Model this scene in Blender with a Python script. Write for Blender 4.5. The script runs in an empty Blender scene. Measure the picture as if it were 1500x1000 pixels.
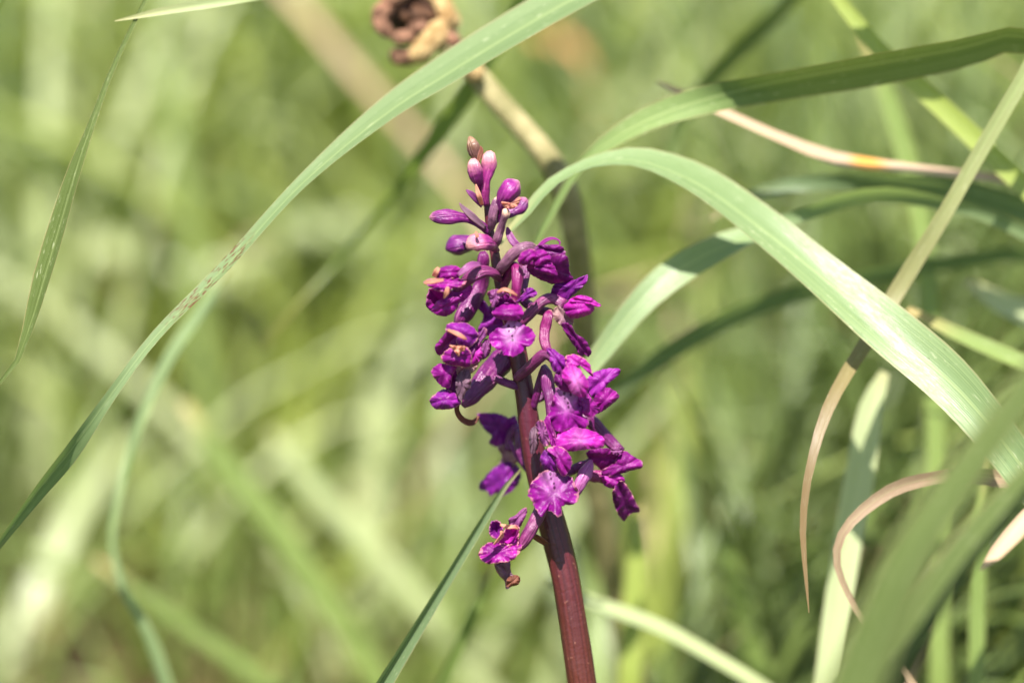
import bpy, math, random
import numpy as np
from mathutils import Vector, Matrix

random.seed(7)
rng = np.random.default_rng(11)
scene = bpy.context.scene
col = scene.collection

# ------------------------------------------------------------------ camera
PITCH = math.radians(22.0)
DIST = 0.60                       # camera to flower spike
LENS, SENSOR = 93.6, 36.0
FOCUS = Vector((0.0, 0.0, 0.27))  # centre of the plane of focus, 27 cm above the soil
FWD = Vector((0, math.cos(PITCH), -math.sin(PITCH)))
UP = Vector((0, math.sin(PITCH), math.cos(PITCH)))
RIGHT = Vector((1, 0, 0))
CAM = FOCUS - FWD * DIST
cd = bpy.data.cameras.new('camera')
cam = bpy.data.objects.new('camera', cd)
col.objects.link(cam)
cam.location = CAM
cam.rotation_euler = (math.radians(90) - PITCH, 0, 0)
cd.lens = LENS
cd.sensor_width = SENSOR
cd.sensor_fit = 'HORIZONTAL'
cd.clip_start = 0.01
cd.clip_end = 200
cd.dof.use_dof = True
cd.dof.focus_distance = DIST - 0.006
cd.dof.aperture_fstop = 4.0
cd.dof.aperture_blades = 0
scene.camera = cam

# ------------------------------------------------------------------ sky, sun, exposure
SUN_EL, SUN_AZ = math.radians(67), math.radians(188)     # azimuth clockwise from +Y
w = bpy.data.worlds.new('World')
scene.world = w
w.use_nodes = True
nt = w.node_tree
bg = nt.nodes['Background']
sky = nt.nodes.new('ShaderNodeTexSky')
sky.sky_type = 'NISHITA'
sky.sun_disc = False
sky.sun_elevation = SUN_EL
sky.sun_rotation = SUN_AZ
nt.links.new(sky.outputs[0], bg.inputs[0])
bg.inputs[1].default_value = 0.08
sd = bpy.data.lights.new('sun', 'SUN')
sd.energy = 4.7
sd.angle = math.radians(0.53)
sd.color = (1.0, 0.965, 0.91)
sun = bpy.data.objects.new('sun', sd)
col.objects.link(sun)
S = Vector((math.sin(SUN_AZ) * math.cos(SUN_EL), math.cos(SUN_AZ) * math.cos(SUN_EL), math.sin(SUN_EL)))
sun.rotation_euler = S.to_track_quat('Z', 'Y').to_euler()
sun.location = S * 5
scene.view_settings.view_transform = 'Standard'
scene.view_settings.look = 'None'
scene.view_settings.gamma = 1.0
scene.view_settings.exposure = 1.62
scene.render.engine = 'CYCLES'
scene.cycles.use_denoising = True
scene.cycles.max_bounces = 8
scene.cycles.transmission_bounces = 6

# ------------------------------------------------------------------ pixel -> place
HALF = SENSOR / LENS / 2          # half width of the view per metre of depth
def W(px, py, dz=0.0):
    """a point dz millimetres nearer than the plane of focus"""
    d = DIST - dz / 1000.0
    x = (px - 750) / 750 * HALF * d
    y = (500 - py) / 750 * HALF * d
    return CAM + FWD * d + RIGHT * x + UP * y
def mm_px(dz=0.0):                # metres per photo pixel there
    return HALF * (DIST - dz / 1000.0) / 750
def project(P):                   # numpy (n,3) -> px, py, depth
    v = P - np.array(CAM)
    d = v @ np.array(FWD)
    dd = np.maximum(d, 1e-3)
    return 750 + (v @ np.array(RIGHT)) / dd / HALF * 750, 500 - (v @ np.array(UP)) / dd / HALF * 750, d

# ------------------------------------------------------------------ materials
def srgb(r, g, b):
    f = lambda c: (c / 255 / 12.92) if c <= 10 else ((c / 255 + 0.055) / 1.055) ** 2.4
    return (f(r), f(g), f(b), 1)
class NT:
    def __init__(s, name):
        s.m = bpy.data.materials.new(name)
        s.m.use_nodes = True
        s.t = s.m.node_tree
        s.t.nodes.clear()
        s.out = s.t.nodes.new('ShaderNodeOutputMaterial')
    def n(s, typ, **kw):
        nd = s.t.nodes.new(typ)
        for k, v in kw.items():
            setattr(nd, k, v)
        return nd
    def set(s, sock, v):
        if isinstance(v, bpy.types.NodeSocket):
            s.t.links.new(v, sock)
        else:
            sock.default_value = v
    def attr(s, name, out='Fac'):
        return s.n('ShaderNodeAttribute', attribute_name=name).outputs[out]
    def math(s, op, a, b=0.0, c=None, clamp=False):
        nd = s.n('ShaderNodeMath', operation=op, use_clamp=clamp)
        s.set(nd.inputs[0], a); s.set(nd.inputs[1], b)
        if c is not None: s.set(nd.inputs[2], c)
        return nd.outputs[0]
    def ramp(s, v, lo, hi, a=0.0, b=1.0):
        nd = s.n('ShaderNodeMapRange', interpolation_type='SMOOTHSTEP')
        s.set(nd.inputs[0], v); s.set(nd.inputs[1], lo); s.set(nd.inputs[2], hi)
        s.set(nd.inputs[3], a); s.set(nd.inputs[4], b)
        return nd.outputs[0]
    def mix(s, f, a, b, mode='MIX'):
        nd = s.n('ShaderNodeMix', data_type='RGBA', blend_type=mode)
        s.set(nd.inputs[0], f); s.set(nd.inputs[6], a); s.set(nd.inputs[7], b)
        return nd.outputs[2]
    def noise(s, vec, scale, detail=3, rough=0.55, out=0):
        nd = s.n('ShaderNodeTexNoise')
        s.set(nd.inputs['Vector'], vec); nd.inputs['Scale'].default_value = scale
        nd.inputs['Detail'].default_value = detail; nd.inputs['Roughness'].default_value = rough
        return nd.outputs[out]
    def comb(s, x, y, z):
        nd = s.n('ShaderNodeCombineXYZ')
        s.set(nd.inputs[0], x); s.set(nd.inputs[1], y); s.set(nd.inputs[2], z)
        return nd.outputs[0]
    def coords(s):
        return s.n('ShaderNodeTexCoord').outputs['Object']
    def finish(s, base, rough=0.4, spec=0.5, transl=0.0, tcol=None, bump=None, bstr=0.3, bdist=0.0002, sheen=0.0):
        p = s.n('ShaderNodeBsdfPrincipled')
        s.set(p.inputs['Base Color'], base)
        s.set(p.inputs['Roughness'], rough)
        s.set(p.inputs['Specular IOR Level'], spec)
        if sheen:
            p.inputs['Sheen Weight'].default_value = sheen
            p.inputs['Sheen Roughness'].default_value = 0.4
        if bump is not None:
            b = s.n('ShaderNodeBump')
            b.inputs['Strength'].default_value = bstr
            b.inputs['Distance'].default_value = bdist
            s.set(b.inputs['Height'], bump)
            s.t.links.new(b.outputs[0], p.inputs['Normal'])
        sh = p.outputs[0]
        if transl:
            t = s.n('ShaderNodeBsdfTranslucent')
            s.set(t.inputs[0], tcol if tcol is not None else base)
            mx = s.n('ShaderNodeMixShader')
            s.set(mx.inputs[0], transl)
            s.t.links.new(sh, mx.inputs[1]); s.t.links.new(t.outputs[0], mx.inputs[2])
            sh = mx.outputs[0]
        s.t.links.new(sh, s.out.inputs[0])
        return s.m

def blade_mat(name, c1, c2, dry=None, dry_from=0.85, dry_to=1.0, rough=0.36, transl=0.38, spots=0.0, spec=0.5,
              spotcol=srgb(96, 52, 28), band=None, vein=0.10):
    k = NT(name)
    ut, vt, rnd = k.attr('ut'), k.attr('vt'), k.attr('rnd')
    vec = k.comb(k.math('MULTIPLY', ut, 1.6), k.math('MULTIPLY', vt, 7.0), k.math('MULTIPLY', rnd, 40.0))
    n1 = k.noise(vec, 1.6, 4)
    f = k.math('ADD', k.math('MULTIPLY', rnd, 0.7), k.math('MULTIPLY', k.math('SUBTRACT', n1, 0.5), 1.0), clamp=True)
    base = k.mix(f, c1, c2)
    # parallel veins and a pale midrib
    lines = k.noise(k.comb(k.math('MULTIPLY', ut, 22.0), k.math('MULTIPLY', vt, 1.2), rnd), 1.0, 2)
    base = k.mix(k.ramp(lines, 0.35, 0.7, 0.0, vein), base, srgb(205, 214, 150))
    mid = k.ramp(k.math('ABSOLUTE', ut), 0.0, 0.11, 0.14, 0.0)
    base = k.mix(mid, base, srgb(196, 206, 140))
    if dry is not None:
        wob = k.math('ADD', vt, k.math('MULTIPLY', k.math('SUBTRACT', n1, 0.5), 0.10))
        base = k.mix(k.ramp(wob, dry_from, dry_to), base, dry)
    if band is not None:           # a rust-coloured stretch somewhere along the blade
        base = k.mix(k.math('MULTIPLY', k.ramp(k.attr('mk'), 0.3, 0.8), k.ramp(n1, 0.3, 0.5, 0.4, 1.0)), base, band)
    edge = k.ramp(k.math('ABSOLUTE', ut), 0.90, 1.0, 0.0, 0.35)
    base = k.mix(edge, base, srgb(176, 140, 110))
    if spots:
        mk = k.attr('mk')
        n2 = k.noise(k.comb(k.math('MULTIPLY', ut, 4.0), k.math('MULTIPLY', vt, 260.0), rnd), 1.3, 2)
        m = k.math('MULTIPLY', k.ramp(n2, 0.52, 0.60), k.ramp(mk, 0.15, 0.7))
        base = k.mix(k.math('MULTIPLY', m, spots), base, spotcol)
    # dust, scuffs and tiny nicks
    sp = k.noise(k.comb(k.math('MULTIPLY', ut, 9.0), k.math('MULTIPLY', vt, 160.0), k.math('MULTIPLY', rnd, 17.0)), 1.0, 3)
    base = k.mix(k.ramp(sp, 0.62, 0.72, 0.0, 0.35), base, srgb(196, 196, 160))
    base = k.mix(k.ramp(sp, 0.34, 0.26, 0.0, 0.40), base, srgb(74, 78, 40))
    tc = k.mix(1.0, base, (1.22, 1.22, 0.70, 1), 'MULTIPLY')
    return k.finish(base, k.ramp(sp, 0.3, 0.7, rough - 0.05, rough + 0.12), spec, transl, tc, k.math('ADD', lines, k.math('MULTIPLY', sp, 0.5)), 0.30, 0.0003)

G = {}
G['green'] = blade_mat('blade_green', srgb(94, 114, 50), srgb(128, 146, 76), srgb(190, 160, 110), 0.95, 1.02, spots=0.0)
G['spotted'] = blade_mat('blade_spotted', srgb(96, 116, 72), srgb(112, 130, 86), srgb(150, 120, 84), 0.97, 1.05, spots=0.9, rough=0.5, spec=0.35)
G['glaucous'] = blade_mat('blade_glaucous', srgb(86, 106, 70), srgb(110, 128, 92), srgb(190, 160, 110), 0.96, 1.05, rough=0.32)
G['yellow'] = blade_mat('blade_yellow', srgb(138, 152, 64), srgb(160, 171, 88), srgb(190, 160, 110), 0.96, 1.05, transl=0.45)
G['pale'] = blade_mat('blade_pale', srgb(150, 162, 110), srgb(184, 190, 148), srgb(190, 160, 110), 0.97, 1.05, rough=0.35, spec=0.45)
G['deep'] = blade_mat('blade_deep', srgb(72, 92, 40), srgb(90, 106, 50), None, transl=0.3)
G['dry'] = blade_mat('blade_dry', srgb(186, 150, 122), srgb(206, 176, 146), None, rough=0.6, transl=0.25)
G['dry_rust'] = blade_mat('blade_dry_rust', srgb(160, 130, 108), srgb(184, 154, 128), None, rough=0.6, transl=0.25,
                          band=srgb(206, 136, 44))
G['brown'] = blade_mat('blade_brown', srgb(96, 74, 54), srgb(158, 130, 106), None, rough=0.62, transl=0.15)
G['drying'] = blade_mat('blade_drying', srgb(126, 140, 84), srgb(138, 148, 96), srgb(118, 96, 64), 0.70, 0.98, transl=0.3)
G['satin'] = blade_mat('blade_satin', srgb(106, 128, 82), srgb(128, 146, 104), srgb(190, 160, 110), 0.97, 1.05, rough=0.40, spec=0.46, vein=0.2)
G['matte'] = blade_mat('blade_matte', srgb(58, 72, 28), srgb(72, 86, 36), None, rough=0.7, spec=0.15, transl=0.22)
G['dull'] = blade_mat('blade_dull', srgb(86, 106, 56), srgb(110, 126, 70), None, transl=0.16, rough=0.6, spec=0.2)
G['rust'] = blade_mat('blade_rust', srgb(176, 112, 62), srgb(196, 140, 84), None, rough=0.7, transl=0.2)

def petal_mat(name, c1, c2, rough=0.38, transl=0.48, dots=False, pale=srgb(225, 190, 222)):
    k = NT(name)
    e, wi, la, lb, pa, rnd = [k.attr(a) for a in ('edge', 'wither', 'lx', 'ly', 'pale', 'rnd')]
    vec = k.comb(la, lb, k.math('MULTIPLY', rnd, 50.0))
    n1 = k.noise(vec, 0.07, 4)
    f = k.math('ADD', k.math('MULTIPLY', k.math('SUBTRACT', n1, 0.5), 2.2), k.math('ADD', 0.15, k.math('MULTIPLY', rnd, 0.6)), clamp=True)
    base = k.mix(f, c1, c2)
    # radiating veins
    ang = k.math('ARCTAN2', la, k.math('ADD', lb, 14.0))
    veins = k.noise(k.comb(k.math('MULTIPLY', ang, 16.0), k.math('MULTIPLY', e, 1.5), rnd), 1.0, 3)
    base = k.mix(k.ramp(veins, 0.45, 0.7, 0.0, 0.45), base, c1)
    base = k.mix(k.math('MULTIPLY', pa, k.ramp(n1, 0.25, 0.65, 0.75, 1.0)), base, pale)
    fine = k.noise(vec, 0.45, 3)
    # pale and tan withered rim
    rim = k.math('ADD', e, k.math('MULTIPLY', k.math('SUBTRACT', k.noise(vec, 0.11, 3), 0.5), 0.6))
    rim = k.math('ADD', rim, k.math('MULTIPLY', wi, 0.07))
    base = k.mix(k.math('MULTIPLY', k.ramp(rim, 0.95, 1.03), k.ramp(wi, 0.0, 0.9, 0.04, 0.62)), base,
                 k.mix(k.ramp(n1, 0.4, 0.6), srgb(204, 142, 140), srgb(206, 160, 134)))
    # blotchy bleached dabs on withered petals
    nb = k.noise(vec, 0.16, 2)
    base = k.mix(k.math('MULTIPLY', k.ramp(nb, 0.60, 0.70), k.math('MULTIPLY', wi, 0.32)), base, srgb(206, 150, 176))
    if dots:
        acc = None
        for (dx, dy, r) in ((-4, 4, 2.0), (5, 6, 2.0), (1.0, 18, 1.5), (1.8, 24, 1.9), (-3, 11, 1.4)):
            dist = k.math('SQRT', k.math('ADD', k.math('POWER', k.math('SUBTRACT', la, dx), 2.0),
                                        k.math('POWER', k.math('MULTIPLY', k.math('SUBTRACT', lb, dy), 0.7), 2.0)))
            d = k.ramp(dist, r * 0.6, r * 1.2, 1.0, 0.0)
            acc = d if acc is None else k.math('MAXIMUM', acc, d)
        base = k.mix(k.math('MULTIPLY', acc, 0.9), base, srgb(70, 8, 60))
    hgt = k.math('ADD', veins, k.math('MULTIPLY', fine, 0.8))
    tc = k.mix(1.0, base, (1.5, 0.9, 1.25, 1), 'MULTIPLY')
    return k.finish(base, k.ramp(fine, 0.3, 0.7, rough - 0.04, rough + 0.14), 0.42, transl, tc, hgt, 0.45, 0.00025, sheen=0.04)

Pm = {}
Pm['petal'] = petal_mat('petal_magenta', srgb(124, 10, 114), srgb(188, 40, 168))
Pm['violet'] = petal_mat('petal_violet', srgb(104, 16, 116), srgb(158, 42, 158))
Pm['dark'] = petal_mat('petal_shade_purple', srgb(100, 10, 94), srgb(150, 28, 136), transl=0.46)  # darker petal hue, with shade of turned-away petals put into the colour
Pm['lip'] = petal_mat('lip_magenta', srgb(110, 6, 104), srgb(168, 22, 158), dots=True)
Pm['lilac'] = petal_mat('petal_lilac', srgb(112, 44, 108), srgb(150, 82, 134), rough=0.4)
Pm['grey'] = petal_mat('petal_grey_lilac', srgb(104, 72, 92), srgb(150, 116, 130), rough=0.5)
Pm['tan'] = petal_mat('petal_withered_tan', srgb(176, 118, 98), srgb(206, 160, 128), rough=0.55)
Pm['rusty'] = petal_mat('petal_withered_brown', srgb(112, 66, 52), srgb(170, 108, 80), rough=0.55)
Pm['throat'] = petal_mat('throat_pale', srgb(128, 84, 112), srgb(178, 146, 132), rough=0.45)

def tube_mat(name, c1, c2, tip=None, tip_from=0.8, tip_to=0.95, rough=0.35, base_col=None):
    k = NT(name)
    ut, vt, rnd = k.attr('ut'), k.attr('vt'), k.attr('rnd')
    co = k.coords()
    n1 = k.noise(co, 450.0, 4)
    lines = k.noise(k.comb(k.math('MULTIPLY', ut, 14.0), k.math('MULTIPLY', vt, 3.0), k.math('MULTIPLY', rnd, 9.0)), 1.0, 3)
    f = k.math('ADD', k.math('MULTIPLY', k.math('SUBTRACT', n1, 0.5), 1.6), k.math('ADD', 0.15, k.math('MULTIPLY', rnd, 0.6)), clamp=True)
    base = k.mix(f, c1, c2)
    base = k.mix(k.ramp(lines, 0.5, 0.7, 0.0, 0.6), base, c1)
    pl = k.mix(0.5, c2, srgb(206, 150, 170))
    base = k.mix(k.math('MULTIPLY', k.ramp(lines, 0.30, 0.44, 1.0, 0.0), k.ramp(n1, 0.35, 0.6, 0.0, 0.55)), base, pl)
    fl = k.noise(co, 1100.0, 2)
    base = k.mix(k.ramp(fl, 0.64, 0.72, 0.0, 0.5), base, srgb(70, 24, 40))
    if tip is not None:
        wv = k.math('ADD', vt, k.math('MULTIPLY', k.math('SUBTRACT', n1, 0.5), 0.22))
        base = k.mix(k.ramp(wv, tip_from, tip_to, 0.0, 0.9), base, tip)
    if base_col is not None:
        base = k.mix(k.ramp(vt, 0.0, 0.25, 0.9, 0.0), base, base_col)
    hgt = k.math('ADD', lines, n1)
    fine = k.noise(co, 1500.0, 2)
    return k.finish(base, k.ramp(fine, 0.3, 0.7, rough - 0.05, rough + 0.12), 0.45, 0.0, None, hgt, 0.7, 0.0006)

Pm['bud'] = tube_mat('bud_purple', srgb(84, 8, 80), srgb(128, 28, 108), srgb(190, 130, 140), 0.88, 1.04)
Pm['bud_pale'] = tube_mat('bud_pale_tip', srgb(98, 12, 86), srgb(142, 44, 108), srgb(190, 128, 126), 0.62, 0.95)
Pm['bud_dark'] = tube_mat('bud_dark', srgb(70, 8, 72), srgb(110, 18, 100), None)
Pm['bud_brown'] = tube_mat('bud_brown', srgb(66, 40, 38), srgb(104, 66, 52), srgb(140, 104, 76), 0.6, 1.0)
Pm['ovary'] = tube_mat('ovary_purple', srgb(82, 18, 66), srgb(118, 46, 92), None)
Pm['ovary_pink'] = tube_mat('ovary_pink', srgb(104, 10, 74), srgb(130, 36, 94), srgb(206, 150, 130), 0.9, 1.05)
Pm['ovary_grey'] = tube_mat('ovary_grey', srgb(90, 48, 76), srgb(130, 88, 106), srgb(210, 170, 140), 0.82, 0.98)
Pm['ovary_dark'] = tube_mat('ovary_dark', srgb(78, 12, 70), srgb(110, 24, 90), None)
Pm['spur_lilac'] = tube_mat('spur_lilac', srgb(126, 50, 112), srgb(160, 92, 140), None)

def stem_mat():
    k = NT('orchid_stem')
    vt = k.attr('vt'); ut = k.attr('ut')
    co = k.coords()
    n1 = k.noise(co, 260.0, 4)
    lines = k.noise(k.comb(k.math('MULTIPLY', ut, 16.0), k.math('MULTIPLY', vt, 9.0), 1.0), 1.0, 3)
    a = k.mix(k.ramp(vt, 0.60, 0.82), srgb(80, 38, 30), srgb(80, 20, 36))
    a = k.mix(k.ramp(vt, 0.0, 0.25, 0.8, 0.0), a, srgb(104, 112, 52))
    b = k.mix(k.ramp(vt, 0.60, 0.82), srgb(64, 28, 23), srgb(62, 15, 30))
    base = k.mix(k.ramp(lines, 0.35, 0.65), a, b)
    pits = k.noise(co, 900.0, 2)
    base = k.mix(k.ramp(pits, 0.67, 0.73, 0.0, 0.3), base, srgb(150, 104, 84))
    return k.finish(base, k.ramp(n1, 0.3, 0.7, 0.32, 0.48), 0.45, 0.0, None, k.math('ADD', lines, pits), 0.5, 0.0003)
Pm['stem'] = stem_mat()

def plain_mat(name, c1, c2, scale, rough=0.7, bstr=0.6, bdist=0.001, detail=5):
    k = NT(name)
    co = k.coords()
    n1 = k.noise(co, scale, detail)
    n2 = k.noise(co, scale * 5, 3)
    base = k.mix(k.ramp(n1, 0.32, 0.68), c1, c2)
    return k.finish(base, rough, 0.3, 0.0, None, k.math('ADD', n1, n2), bstr, bdist)
M_soil = plain_mat('soil', srgb(58, 44, 30), srgb(104, 84, 56), 22.0, 0.9, 0.8, 0.01)
M_stalk = plain_mat('dead_stalk', srgb(112, 106, 66), srgb(150, 138, 98), 160.0, 0.6)
M_pod = plain_mat('dry_pod_tan', srgb(146, 112, 66), srgb(206, 174, 120), 260.0, 0.65, 0.9, 0.002)
M_pod_pink = plain_mat('dry_pod_pink', srgb(84, 56, 38), srgb(162, 118, 92), 260.0, 0.7, 0.9, 0.002)
M_pod_hollow = plain_mat('dry_pod_and_hollow_dark', srgb(52, 34, 22), srgb(92, 60, 36), 140.0, 0.75)
M_stick = plain_mat('dead_stick', srgb(150, 120, 92), srgb(190, 160, 130), 60.0, 0.8)

# ------------------------------------------------------------------ mesh helpers
def smooth_path(rows, n):
    """Catmull-Rom through rows (k, m) -> (n, m), even in arc length of the first three columns"""
    P = np.array(rows, float)
    P = np.vstack([2 * P[0] - P[1], P, 2 * P[-1] - P[-2]])
    out = []
    for i in range(1, len(P) - 2):
        p0, p1, p2, p3 = P[i - 1], P[i], P[i + 1], P[i + 2]
        for t in np.linspace(0, 1, 16, endpoint=False):
            out.append(0.5 * ((2 * p1) + (-p0 + p2) * t + (2 * p0 - 5 * p1 + 4 * p2 - p3) * t * t + (-p0 + 3 * p1 - 3 * p2 + p3) * t ** 3))
    out.append(P[-2])
    out = np.array(out)
    seg = np.linalg.norm(np.diff(out[:, :3], axis=0), axis=1)
    s = np.concatenate([[0], np.cumsum(seg)])
    q = np.linspace(0, s[-1], n)
    return np.stack([np.interp(q, s, out[:, j]) for j in range(out.shape[1])], 1), s[-1]

def new_obj(name, verts, faces, mat, parent=None, origin=None, attrs=None, smooth=True):
    """verts in world space (numpy); origin = world point the object sits at"""
    verts = np.asarray(verts, float)
    o_ = np.array(origin if origin is not None else (0, 0, 0), float)
    me = bpy.data.meshes.new(name)
    me.from_pydata((verts - o_).tolist(), [], faces)
    if attrs:
        for an, vals in attrs.items():
            a = me.attributes.new(an, 'FLOAT', 'POINT')
            a.data.foreach_set('value', np.asarray(vals, np.float32))
    if smooth:
        me.polygons.foreach_set('use_smooth', np.ones(len(me.polygons), bool))
    me.materials.append(mat)
    ob = bpy.data.objects.new(name, me)
    col.objects.link(ob)
    if parent is None:
        ob.location = o_
    else:
        ob.parent = parent            # all pieces of one plant share the plant's origin
    return ob

def tag(o, label, cat, group=None, kind=None):
    if label: o['label'] = label
    if cat: o['category'] = cat
    if group: o['group'] = group
    if kind: o['kind'] = kind
    return o

def frame_along(C):
    T = np.gradient(C, axis=0)
    T /= np.linalg.norm(T, axis=1)[:, None] + 1e-12
    return T

def tube_geo(rows, n=16, sides=12, lump=0.0, cap=True):
    """rows (x,y,z,r) in metres"""
    q, L = smooth_path(rows, n)
    C, R = q[:, :3], np.maximum(q[:, 3], 0.00005)
    T = frame_along(C)
    ref = np.array(UP) * 0.3 + np.array((0.9, 0.2, 0.1))
    N = np.cross(T[0], ref); N /= np.linalg.norm(N)
    V, ut, vt, F = [], [], [], []
    ph, tw = random.random() * 6, random.uniform(0.06, 0.16)
    for i in range(n):
        N = N - T[i] * np.dot(N, T[i]); N /= np.linalg.norm(N)
        B = np.cross(T[i], N)
        for j in range(sides):
            a = 2 * math.pi * j / sides
            r = R[i] * (1 + lump * math.cos(3 * a + ph + i * tw) + lump * 0.5 * math.sin(2 * a + i * 0.9 + ph) + lump * 0.4 * math.sin(5 * a - i * 1.3 + 2 * ph))
            V.append(C[i] + r * (math.cos(a) * N + math.sin(a) * B))
            ut.append(abs(2 * j / sides - 1)); vt.append(i / (n - 1))
    for i in range(n - 1):
        for j in range(sides):
            k = (j + 1) % sides
            F.append((i * sides + j, i * sides + k, (i + 1) * sides + k, (i + 1) * sides + j))
    if cap:
        F.append(tuple(range(sides - 1, -1, -1)))
        F.append(tuple((n - 1) * sides + j for j in range(sides)))
    return np.array(V), F, {'ut': ut, 'vt': vt, 'rnd': [random.random()] * len(V)}

def ribbon_geo(rows, n=40, keel=0.22, cross=5, visual=True, curl=0.0):
    """rows (x,y,z,width_m,roll_deg), tip first. Returns verts, faces, attrs."""
    q, L = smooth_path(rows, n)
    C, Wd, roll = q[:, :3], np.maximum(q[:, 3], 0.00005), np.radians(q[:, 4])
    T = frame_along(C)
    Vw = np.array(CAM) - C
    Vw /= np.linalg.norm(Vw, axis=1)[:, None]
    N0 = Vw - T * np.sum(T * Vw, 1)[:, None]
    N0 /= np.linalg.norm(N0, axis=1)[:, None] + 1e-9
    Sd = np.cross(T, N0)
    sgn = 1.0 if np.sum(Sd @ (np.array(UP) + 0.35 * np.array(RIGHT))) > 0 else -1.0
    Sd = Sd * sgn
    N = np.cos(roll)[:, None] * N0 + np.sin(roll)[:, None] * Sd
    B = np.cross(T, N)
    hw = Wd / 2
    if visual:
        hw = hw / np.maximum(np.abs(np.cos(roll)), 0.45)
    us = np.linspace(-1, 1, cross)
    V = (C[:, None, :] + B[:, None, :] * (hw[:, None] * us[None])[:, :, None]
         + N[:, None, :] * (hw[:, None] * keel * (np.abs(us)[None] - 0.5))[:, :, None])
    F = [(i * cross + j, i * cross + j + 1, (i + 1) * cross + j + 1, (i + 1) * cross + j) for i in range(n - 1) for j in range(cross - 1)]
    ut = np.tile(us, n)
    vt = np.repeat(1 - np.linspace(0, 1, n), cross)
    return V.reshape(-1, 3), F, {'ut': ut, 'vt': vt, 'rnd': np.full(n * cross, random.random())}

# ------------------------------------------------------------------ the ground
gn = 120
gx = np.concatenate([np.linspace(-40, -1.2, 8), np.linspace(-1.0, 1.0, 60), np.linspace(1.2, 40, 8)])
gy = np.concatenate([np.linspace(-40, -1.0, 8), np.linspace(-0.8, 2.2, 80), np.linspace(2.6, 60, 8)])
GX, GY = np.meshgrid(gx, gy)
def ground_z(x, y):
    return -0.004 + 0.006 * np.sin(x * 9 + 1.3) * np.cos(y * 7) + 0.004 * np.sin(x * 23 + y * 17)
gv = np.stack([GX.ravel(), GY.ravel(), ground_z(GX, GY).ravel()], 1)
nx, ny = len(gx), len(gy)
gf = [(j * nx + i, j * nx + i + 1, (j + 1) * nx + i + 1, (j + 1) * nx + i) for j in range(ny - 1) for i in range(nx - 1)]
ground = new_obj('ground', gv, gf, M_soil)
ground['kind'] = 'structure'

# ------------------------------------------------------------------ the orchid
def OW(px, py, dz):                # the spike leans a little less than the plane of focus
    return W(px, py, dz + (500 - py) / 100.0)
ORCHID_BASE = np.array(W(880, 1150, -6)); ORCHID_BASE[2] = ground_z(ORCHID_BASE[0], ORCHID_BASE[1])
orchid = bpy.data.objects.new('orchid', None)
orchid.location = ORCHID_BASE
col.objects.link(orchid)
tag(orchid, 'purple wild orchid with a loose flower spike on a dark reddish stem', 'orchid')
def orows(rows):
    return [tuple(OW(r[0], r[1], r[2])) + (r[3] * mm_px(r[2]),) for r in rows]

srows = [(703, 258, 0, 3.5), (713, 295, 0, 5), (717, 334, 0, 5.5), (725, 372, 0, 7), (731, 408, 0, 8.5), (745, 460, 0, 11), (757, 508, 0, 13),
         (768, 572, 0, 14.5), (778, 640, 0, 16), (790, 700, 0, 18), (808, 765, 0, 20.5), (822, 820, 0, 20.5), (834, 880, 0, 20.5),
         (852, 1000, 0, 21.5), (866, 1090, -2, 23)]
rows = orows(srows)
last = np.array(rows[-1][:3])
for t in (0.2, 0.4, 0.6, 0.8):
    tgt = ORCHID_BASE + np.array((0, 0, 0.01))
    p_ = last * (1 - t) + tgt * t + np.array((0.0, -0.004, 0.0)) * math.sin(math.pi * t)
    rows.append((p_[0], p_[1], p_[2], 0.0036 + 0.0006 * t))
rows.append((ORCHID_BASE[0] + 0.001, ORCHID_BASE[1] - 0.002, ORCHID_BASE[2] - 0.01, 0.0044))
v, f, a = tube_geo(rows, 90, 18, 0.03)
a['vt'] = [1 - t for t in a['vt']]
new_obj('stem', v, f, Pm['stem'], orchid, ORCHID_BASE, a)

def o_tube(name, mat, rows, parent, lump=0.07, n=22, sides=18):
    v, f, a = tube_geo(orows(rows), n, sides, lump)
    return new_obj(name, v, f, Pm[mat], parent, ORCHID_BASE, a)

def petal_attrs(n, edge, lx, ly, wither, pale):
    return {'edge': edge, 'lx': lx, 'ly': ly, 'wither': np.full(n, wither), 'pale': pale, 'rnd': np.full(n, random.random())}

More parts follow.
